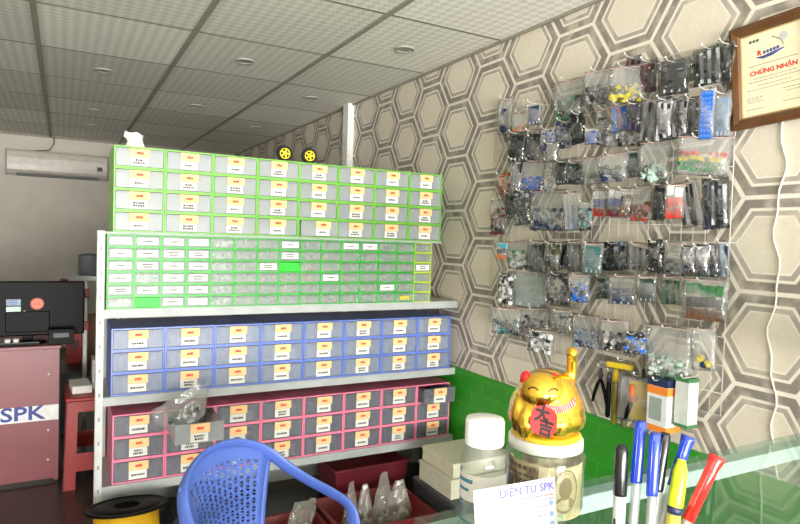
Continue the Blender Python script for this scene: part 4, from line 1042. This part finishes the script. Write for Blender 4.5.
# local: faces +x, seat .43 high
def sm(pts, n=6):
    P = [Vector(p) for p in pts]; out = []
    for i in range(len(P)-1):
        p0 = P[max(i-1, 0)]; p1 = P[i]; p2 = P[i+1]; p3 = P[min(i+2, len(P)-1)]
        for k in range(n):
            t_ = k/n
            out.append(.5*((2*p1) + (p2-p0)*t_ + (2*p0-5*p1+4*p2-p3)*t_**2 + (3*p1-p0-3*p2+p3)*t_**3))
    out.append(P[-1]); return out
half = [(.115, .258, .38), (.115, .264, .49), (.090, .266, .548), (.03, .266, .574), (-.06, .260, .600), (-.14, .236, .642), (-.205, .185, .706), (-.245, .095, .748), (-.255, 0, .760)]
path = [(x, -y, z) for x, y, z in half] + [(x, y, z) for x, y, z in half[-2::-1]]
ps = sm(path, 6)
b = MB(); rings = []
for i, p in enumerate(ps):                                  # rounded flat band, wider than thick
    t_ = (ps[min(i+1, len(ps)-1)] - ps[max(i-1, 0)]).normalized()
    outw = Vector((p.x*.55 if p.x < 0 else p.x*.05, p.y, .12)); outw = (outw - t_*outw.dot(t_)).normalized()
    sd = t_.cross(outw).normalized(); w_ = .026; th_ = .009
    rings.append([p + sd*w_*cos(a)*(1 if abs(cos(a)) < .98 else 1) + outw*th_*sin(a) for a in [2*pi*k/12 for k in range(12)]])
b.rings(rings); b.build('arm_rim', chb, ch)
# pierced back panel between the side slots
b = MB()
def bp(u_, v_):                                             # u -1..1 across, v 0..1 from seat to top rim
    half_w = .118 + .088*v_**1.4
    zc = .42 + .334*v_ - .050*v_*u_*u_*1.0
    x_ = -.185 - .068*v_ + (.030 + .020*v_)*u_*u_
    return Vector((x_, u_*half_w, zc))
NU, NV = 14, 24
for i in range(NU):
    for j in range(NV):
        u0, u1 = -1+2*i/NU, -1+2*(i+1)/NU; v0, v1 = j/NV, (j+1)/NV
        q = [bp(u0, v0), bp(u1, v0), bp(u1, v1), bp(u0, v1)]
        vs = [b.bm.verts.new(p) for p in q]
        if i in (0, NU-1) or j < 3 or j > NV-4:
            b.face(vs, 0, True); continue
        upt = (i + j) % 2
        um, ua, ub = (u0+u1)/2, u0+(u1-u0)*.06, u0+(u1-u0)*.94; va, vb = v0+(v1-v0)*.14, v0+(v1-v0)*.88
        tri = [bp(ua, va), bp(ub, va), bp(um, vb)] if upt else [bp(ua, vb), bp(um, va), bp(ub, vb)]
        tv = [b.bm.verts.new(p) for p in tri]
        if upt:
            b.face([vs[0], vs[1], tv[1], tv[0]], 0, True); b.face([vs[1], vs[2], tv[2], tv[1]], 0, True); b.face([vs[2], vs[3], tv[2]], 0, True); b.face([vs[3], vs[0], tv[0], tv[2]], 0, True)
        else:
            b.face([vs[0], vs[1], tv[1]], 0, True); b.face([vs[1], vs[2], tv[2], tv[1]], 0, True); b.face([vs[2], vs[3], tv[0], tv[2]], 0, True); b.face([vs[3], vs[0], tv[1], tv[0]], 0, True)
bmesh.ops.remove_doubles(b.bm, verts=b.bm.verts[:], dist=.0004)
po_ = b.build('backrest', chb, ch); md = po_.modifiers.new('s', 'SOLIDIFY'); md.thickness = .005; bake(po_)
for s in (-1, 1):
    pts = [bp(s*1.02, v_) for v_ in (0, .2, .4, .6, .8, .93)]
    b = MB(); b.tube(pts, [.012, .011, .011, .011, .010, .008], 10, flat=.6); b.build('back_bar', chb, ch)
# seat
b = MB(); R_ = []
for i in range(9):
    x_ = -.20 + .34*i/8
    R_.append([Vector((x_, (-.225 + .45*j/8)*(1-.12*(1-i/8))*1.0, .41 - .018*(1-((j-4)/4)**2) + (.012 if i == 8 else 0)*-1)) for j in range(9)])
V = [[b.bm.verts.new(p) for p in r_] for r_ in R_]
for i in range(8):
    for j in range(8): b.face([V[i][j], V[i+1][j], V[i+1][j+1], V[i][j+1]], 0, True)
so = b.build('seat', chb, ch); md = so.modifiers.new('s', 'SOLIDIFY'); md.thickness = .012; bake(so)
for sx, sy, tx, ty in ((.115, -.258, .16, -.275), (.115, .258, .16, .275), (-.185, -.2, -.26, -.25), (-.185, .2, -.26, .25)):
    b = MB(); b.tube([(tx, ty, 0), ((tx+sx)/2, (ty+sy)/2, .22), (sx, sy, .40)], [.018, .021, .024], 10, flat=.7); b.build('leg', chb, ch)

# ------------------------------------------------------------------ things under the rack and by the wall
red_pl = M('red_plastic', (150,24,24), .45); red_shaded = M('shaded_red_plastic', (104,18,20), .5); poly = CLEAR('poly_bag_film', (196,196,186), .3, .25, bump=.5, gloss=.08)  # tray and basket red is darkened, under-rack shade put into its colour
sp = thing('wire_reel', 'black reel of yellow wire lying under the rack at left', 'wire reel', (.255, 2.80, .028), rot=(radians(-9), 0, 0))
ywire = M('yellow_wire', (236,184,20), .45, bump=.8, bscale=200)
for z0 in (.0, .232):
    b = MB(); b.lathe([(.055, z0), (.165, z0), (.168, z0+.005), (.165, z0+.010), (.150, z0+.010), (.148, z0+.006), (.135, z0+.006), (.132, z0+.010), (.055, z0+.010)], n=40, caps=(False, False))
    b.lathe([(.055, z0+.010), (.055, z0)], n=40, caps=(False, False)); b.build('flange', black_pl, sp)
MB().lathe([(.052, .006), (.060, .006), (.060, .236), (.052, .236)], n=28, caps=(False, False)).build('core', black_matte, sp)
MB().lathe([(.061, .012), (.128, .014), (.132, .12), (.128, .228), (.061, .230)], n=40, caps=(False, False)).build('wound_wire', ywire, sp)
tr = thing('transformer', 'small yellow and black transformer right of the wire reel', 'transformer', (.535, 2.90, .1605))
MB().box((0, 0, .03), (.10, .07, .06), bev=.004).build('core', black_matte, tr); MB().box((0, -.004, .052), (.06, .078, .045), bev=.004).build('coil', ywire, tr)
b = MB(); b.lathe([(.014, .0), (.026, 0), (.026, .006), (.014, .006)], (0, -.02, .095), 20, axis='y', caps=(False, False)); b.box((0, -.023, .083), (.045, .006, .02)); b.build('mounting_lug', PAL['grey'], tr)
st_ = thing('parts_crate', 'black parts crate on the floor under the rack', 'crate', (.61, 2.975, 0))
MB().tray(-.16, .16, -.13, .13, 0, .155, .006).build('crate_body', black_matte, st_); MB().span((-.154, -.124, .15), (.154, .124, .1595)).build('lid', PAL['dark'], st_)
# red tray with odd parts
ty = thing('red_tray', 'red plastic tray of loose parts beneath the rack', 'tray', (.84, 2.62, 0))
b = MB()
def rr_(x, y, z): return [Vector((-x, -y, z)), Vector((x, -y, z)), Vector((x, y, z)), Vector((-x, y, z))]
b.rings([rr_(.22, .16, 0), rr_(.25, .19, .10), rr_(.262, .202, .10), rr_(.262, .202, .108), rr_(.246, .186, .108), rr_(.216, .156, .006)], 0, False); b.build('tray_body', red_shaded, ty)
rg = random.Random(6)
def part_box(name, label, loc, d, m, rz, top=None, g='loose parts in the red tray'):
    t = thing(name, label, 'part', loc, rz, g)
    MB().box((0, 0, d[2]/2), d, bev=.003).build('case', m, t)
    MB().box((0, 0, d[2]+.002), (d[0]*.7, d[1]*.6, .004)).build('top_plate', top or PAL['grey'], t)
part_box('relay_board', 'yellow labelled board in the red tray', (.86, 2.60, .0065), (.15, .10, .085), PAL['dark'], .3, PAL['yellow'])
part_box('power_supply', 'grey power supply at the back of the red tray', (.74, 2.71, .0065), (.16, .08, .12), PAL['grey'], .15)
part_box('black_module', 'long black module at the front of the red tray', (.84, 2.505, .0065), (.28, .05, .075), black_pl, .12, PAL['silver'])
part_box('white_adapter', 'white adapter at the left of the red tray', (.69, 2.60, .0065), (.08, .06, .10), white_pl, -.3)
crumpled_bag('parts_pouch', poly, None, (.97, 2.69, .012), .13, .08, .20, 'clear pouch of brass parts standing in the red tray', 12, ['brown','beige','dark','grey'], (radians(8), radians(8), .4))
# red basket with stacks of poly bags
bs = thing('red_basket', 'red plastic basket of clear bags under right of rack', 'basket', (1.36, 2.66, 0))
b = MB(); b.rings([rr_(.20, .15, 0), rr_(.24, .19, .12), rr_(.252, .202, .12), rr_(.252, .202, .13), rr_(.236, .186, .13), rr_(.196, .146, .006)], 0, False); b.build('basket_body', red_shaded, bs)
for k, (x, y, w_, h_, rz, lb) in enumerate(((1.225, 2.64, .10, .235, .5, 'pointed clear bag standing leftmost in the red basket'), (1.31, 2.66, .09, .21, .1, 'narrow clear bag in the red basket, second from left'), (1.40, 2.64, .13, .255, .3, 'tallest pointed clear bag in the red basket'), (1.50, 2.66, .12, .20, -.3, 'wide slumped clear bag at right of the red basket'))):
    t = thing('poly_bag', lb, 'bag', (x, y, .012), rz, 'clear bags standing in the red basket')
    b = MB(); rg = random.Random(20+k); rings = []
    for i in range(7):
        f = i/6; ww = w_*.62*(1 - .72*f**1.6); dd = .045*(1-.9*f)
        rings.append([Vector((ww*cos(2*pi*j/14)*rg.uniform(.85, 1.1), dd*sin(2*pi*j/14)*rg.uniform(.7, 1.2), h_*f*1.12 + .02*rg.uniform(-.3, .3)*f)) for j in range(14)])
    b.rings(rings, smooth=False); b.build('film', poly, t)
    b = MB()
    for q in range(12): b.box((rg.uniform(-.3, .3)*w_, rg.uniform(-.02, .02), .02+rg.random()*h_*.25), (.02, .015, .018), Euler((rg.random()*3, rg.random()*3, 0)).to_matrix(), rg.randrange(2))
    b.build('parts_inside', [PAL['beige'], PAL['grey']], t)
bt_ = thing('dark_tub', 'dark red tub standing behind the clear bags', 'tub', (1.50, 3.10, 0))
b = MB(); b.rings([rr_(.20, .12, 0), rr_(.22, .14, .20), rr_(.23, .15, .205), rr_(.22, .14, .21), rr_(.196, .116, .006)], 0, False); b.build('tub_body', PAL['maroon'], bt_)
# cream boxes on a dark case by the green wall
crm = M('cream_card', (204,202,180), .6); 
cs = thing('grey_case', 'dark grey case on the floor by the green wall', 'case', (1.835, 2.55, 0), .0)
MB().box((0, 0, .09), (.40, .40, .18), bev=.01).build('case_body', PAL['dark'], cs); MB().box((0, 0, .193), (.41, .41, .022), bev=.006).build('lid', PAL['darkgrey'], cs)
c1 = thing('cream_carton', 'cream carton on the dark case, lower of two', 'carton', (1.835, 2.56, .2045))
MB().box((0, 0, .045), (.38, .30, .088), bev=.003).build('carton_body', crm, c1)
MB().box((0, 0, .094), (.388, .308, .010), bev=.002).build('lid', crm, c1)
c2 = thing('cream_carton', 'cream carton on the dark case, upper of two', 'carton', (1.84, 2.565, .304))
MB().box((0, 0, .03), (.36, .29, .058), bev=.003).build('carton_body', crm, c2); MB().box((0, 0, .066), (.37, .30, .014), bev=.002).build('lid', crm, c2)

# ------------------------------------------------------------------ back left corner of the shop
maroon = M('maroon_laminate', (126,62,70), .4, var=.1, scale=6)
dk = thing('shop_desk', 'maroon panelled desk with a white lettered stripe at left', 'desk', (-.62, 3.98, 0))
MB().span((-.75, 0, .02), (.612, .02, .765)).build('front_panel', maroon, dk)
MB().span((-.76, -.012, .765), (.620, .62, .785), bev=.003).build('desktop', maroon, dk)
MB().span((.590, .02, 0), (.612, .60, .765)).build('side_panel', maroon, dk); MB().span((-.75, .02, 0), (-.728, .60, .765)).build('side_panel', maroon, dk)
sb = MB().span((-.748, -.003, .358), (.611, 0, .445)).build('lettered_stripe', M('stripe_white', (226,228,230), .5), dk)
text('lettering', 'SPK', .108, M('lettering_blue', (44,56,140), .5), sb, Matrix.Translation((.435, -.0035, .403)) @ RX, .0022, .0006, sx=1.22)
b = MB()
for z_ in (.62, .30, .13): b.lathe([(.006, 0), (.006, .004)], (.56, 0, z_), 10, axis='y')
b.build('screw_cap', PAL['silver'], dk)
mn = thing('monitor', 'black monitor seen from behind on the maroon desk', 'monitor', (-.17, 4.12, .7862))
MB().box((0, 0, .195), (.58, .030, .315), bev=.008).build('rear_shell', black_pl, mn)
MB().box((0, -.016, .12), (.22, .012, .12), bev=.005).build('rear_hump', black_pl, mn)
MB().box((0, .016, .195), (.565, .004, .30)).build('screen', black_matte, mn)
MB().box((0, .01, .03), (.05, .03, .075), bev=.004).build('neck', black_pl, mn)
MB().lathe([(.0, 0), (.10, 0), (.10, .006), (.02, .012), (0, .012)], n=28, caps=(False, False)).build('foot', black_pl, mn)
b = MB(); b.span((-.105, -.0162, .215), (-.035, -.0148, .250), 0); b.span((-.105, -.0162, .165), (-.035, -.0148, .208), 1); 
for z_ in (.222, .232, .241): b.span((-.10, -.0165, z_), (-.05, -.0162, z_+.004), 2)
b.build('rating_label', [PAL['bluegrey'], PAL['mint'], PAL['blue']], mn)
b = MB(); b.lathe([(.034, .0148), (.034, .0162)], (.046, 0, .223), 24, axis='y', mi=0); b.lathe([(.026, .0162), (.026, .0168)], (.046, 0, .223), 24, axis='y', mi=1)
for i in range(3): b.span((.030+.013*i, -.0173, .212), (.037+.013*i, -.0166, .234), 0)
b.build('round_sticker', [PAL['red'], PAL['orange']], mn)
b = MB(); v = [b.bm.verts.new(p) for p in ((-.030, -.0162, .165), (-.004, -.0162, .165), (-.017, -.0162, .188))]; v2 = [b.bm.verts.new((q.co.x, -.0148, q.co.z)) for q in v]
b.face(v); b.face(v2[::-1])
for i in range(3): b.face([v[i], v[(i+1) % 3], v2[(i+1) % 3], v2[i]])
b.build('warning_triangle', PAL['yellow'], mn)
def clutter(name, label, cat_, loc, d, m, sub, subm):
    t = thing(name, label, cat_, loc); MB().box((0, 0, d[2]/2), d, bev=.003).build('body', m, t)
    MB().box((0, -d[1]/2-.001, d[2]*.6), (d[0]*.6, .003, d[2]*.3)).build(sub, subm, t)
clutter('label_printer', 'black device on the desk under the round sticker', 'device', (.0, 4.03, .7855), (.13, .06, .085), black_pl, 'front_plate', PAL['dark'])
clutter('small_router', 'black device at the right edge of desk', 'device', (-.035+.0, 4.26, .7855), (.06, .05, .05), PAL['dark'], 'front_plate', PAL['navy'])
for x, lb in ((-.262, 'small white cup on the desk, left of two'), (-.222, 'small white cup on the desk, right of two')):
    t = thing('white_cup', lb, 'cup', (x, 4.03, .7855), 0, 'white cups on the desk')
    MB().lathe([(0, 0), (.012, 0), (.016, .035), (.0145, .035), (.011, .003), (0, .003)], n=18, caps=(False, False)).build('cup_body', white_pl, t)
t = thing('keyboard', 'black keyboard edge lying along the desk front', 'keyboard', (-.22, 4.0, .7855)); MB().box((0, .0, .008), (.24, .02, .016), bev=.003).build('keyboard_body', black_pl, t); MB().box((0, -.002, .0175), (.22, .012, .004)).build('keys', PAL['darkgrey'], t)
# stools
def stool(z0, label, y, s=1.0):
    t = thing('plastic_stool', label, 'stool', (.236, y, z0))
    H, Bt, Tp = .512, .222*s, .205*s
    MB().box((0, 0, H-.012), (2*Tp+.02, 2*Tp+.02, .024), bev=.008).build('seat', red_pl, t)
    for k in range(4):
        rz = Matrix.Rotation(k*pi/2, 3, 'Z')
        b = MB()                                    # side wall with a window and an arched foot opening, leaning in
        def P_(x, z, o_=0): 
            hw = Bt + (Tp-Bt)*z/H
            return rz @ Vector((x*hw, -hw + o_, z))
        def quad(x0, z0_, x1, z1_):
            f = [P_(x0, z0_), P_(x1, z0_), P_(x1, z1_), P_(x0, z1_)]; g = [P_(x0, z0_, .006), P_(x1, z0_, .006), P_(x1, z1_, .006), P_(x0, z1_, .006)]
            b.rings([f, g], smooth=False)
        for x0, z0_, x1, z1_ in ((-1, 0, -.72, H-.02), (.72, 0, 1, H-.02), (-.72, .43, .72, H-.02), (-.72, .10, .72, .20)): quad(x0, z0_, x1, z1_)
        b.build('side_wall', red_pl, t)
stool(0, 'red plastic stool on the floor beside the maroon desk', 4.02)
# white shelf stand with pot, side table with a printer and carton
sh = thing('white_stand', 'white and red stand behind the stools', 'stand', (0, 4.6, 0))
MB().span((.0, 0, 1.105), (.36, .30, 1.133)).build('shelf_board', white_metal, sh)
for x in (.14, .34): MB().lathe([(.014, 0), (.014, 1.105)], (x, .03, 0), 12).build('pole', white_pl, sh)
b = MB()
for x, z_ in ((.14, 1.02), (.14, .80), (.34, 1.02)): b.box((x, .03, z_), (.045, .045, .06), bev=.004)
b.box((.012, .01, 1.10), (.045, .045, .035), bev=.004); b.build('red_joint', red_pl, sh)
pt = thing('grey_pot', 'grey metal pot on the white stand', 'pot', (.165, 4.70, 1.1335))
MB().lathe([(0, 0), (.066, 0), (.070, .004), (.072, .13), (.076, .134), (.074, .137), (.068, .130), (.066, .006), (0, .004)], n=28, caps=(False, False)).build('pot_body', M('pot_grey', (120,124,128), .35, .5), pt)
MB().lathe([(0, .134), (.070, .134), (.062, .143), (.01, .15), (0, .15)], n=28, caps=(False, False)).build('lid', PAL['darkgrey'], pt)
tbk = thing('side_table', 'low dark table behind the red stools', 'table', (.30, 5.15, 0))
MB().box((0, 0, .42), (.62, .56, .03), bev=.004).build('table_top', PAL['dark'], tbk)
for sx in (-.28, .28):
    for sy in (-.25, .25): MB().box((sx, sy, .2025), (.04, .04, .405)).build('leg', PAL['dark'], tbk)
clutter('grey_printer', 'pale grey printer standing on the red stool', 'printer', (.245, 4.05, .5125), (.17, .16, .175), M('printer_grey', (178,178,174), .5), 'paper_slot', PAL['darkgrey'])
clutter('brown_carton', 'brown carton on the low dark table behind the stool', 'carton', (.28, 5.24, .4355), (.26, .18, .36), M('cardboard', (120,88,62), .7), 'tape', PAL['brown'])
t = thing('paper_stack', 'white papers lying on the red stool beside grey printer', 'papers', (.10, 4.0, .5125)); MB().box((0, 0, .022), (.10, .20, .042), Matrix.Rotation(.08, 3, 'Z')).build('sheets', paper, t)
clutter('red_box', 'small red box left of the brown carton', 'box', (.085, 5.25, .4355), (.10, .12, .24), PAL['red'], 'face_panel', PAL['maroon'])

# air conditioner on the back wall
ac = thing('air_conditioner', 'glossy white air conditioner on the back wall', 'air conditioner', (-.045, YB, 2.045))
b = MB(); L_ = 1.04; prof = [(0, 0), (-.10, 0), (-.17, .02), (-.205, .06), (-.215, .12), (-.215, .20), (-.205, .262), (-.185, .285), (0, .285)]
acw = M('glossy_pearl_panel', (222,215,206), .22, 0, coat=1)
b.rings([[Vector((s*L_/2, y, z_)) for y, z_ in prof] for s in (-1, 1)], smooth=False)
body_ = b.build('housing', acw, ac)
MB().box((0, -.145, .014), (.86, .085, .006), Matrix.Rotation(radians(-22), 3, 'X')).build('louvre', PAL['grey'], ac)
for s in (-1, 1): MB().span((s*L_/2-.012, -.2165, .0), (s*L_/2+.006, -.001, .288), bev=.004).build('end_cap', M('ac_cap', (150,146,140), .4) if s < 0 else MATS['ac_cap'], ac)
MB().span((.40, -.2175, .10), (.46, -.2152, .15)).build('display', PAL['dark'], ac)
b = MB(); b.tube([(-.42, YB-.05, 2.335), (-.30, YB-.03, 2.345), (-.15, YB-.02, 2.37), (-.10, YB-.02, 2.45), (-.10, YB-.02, ZC)], .007, 6)
tag(b.build('power_cable', PAL['darkgrey']), 'grey cable from the air conditioner up to the ceiling', 'cable')
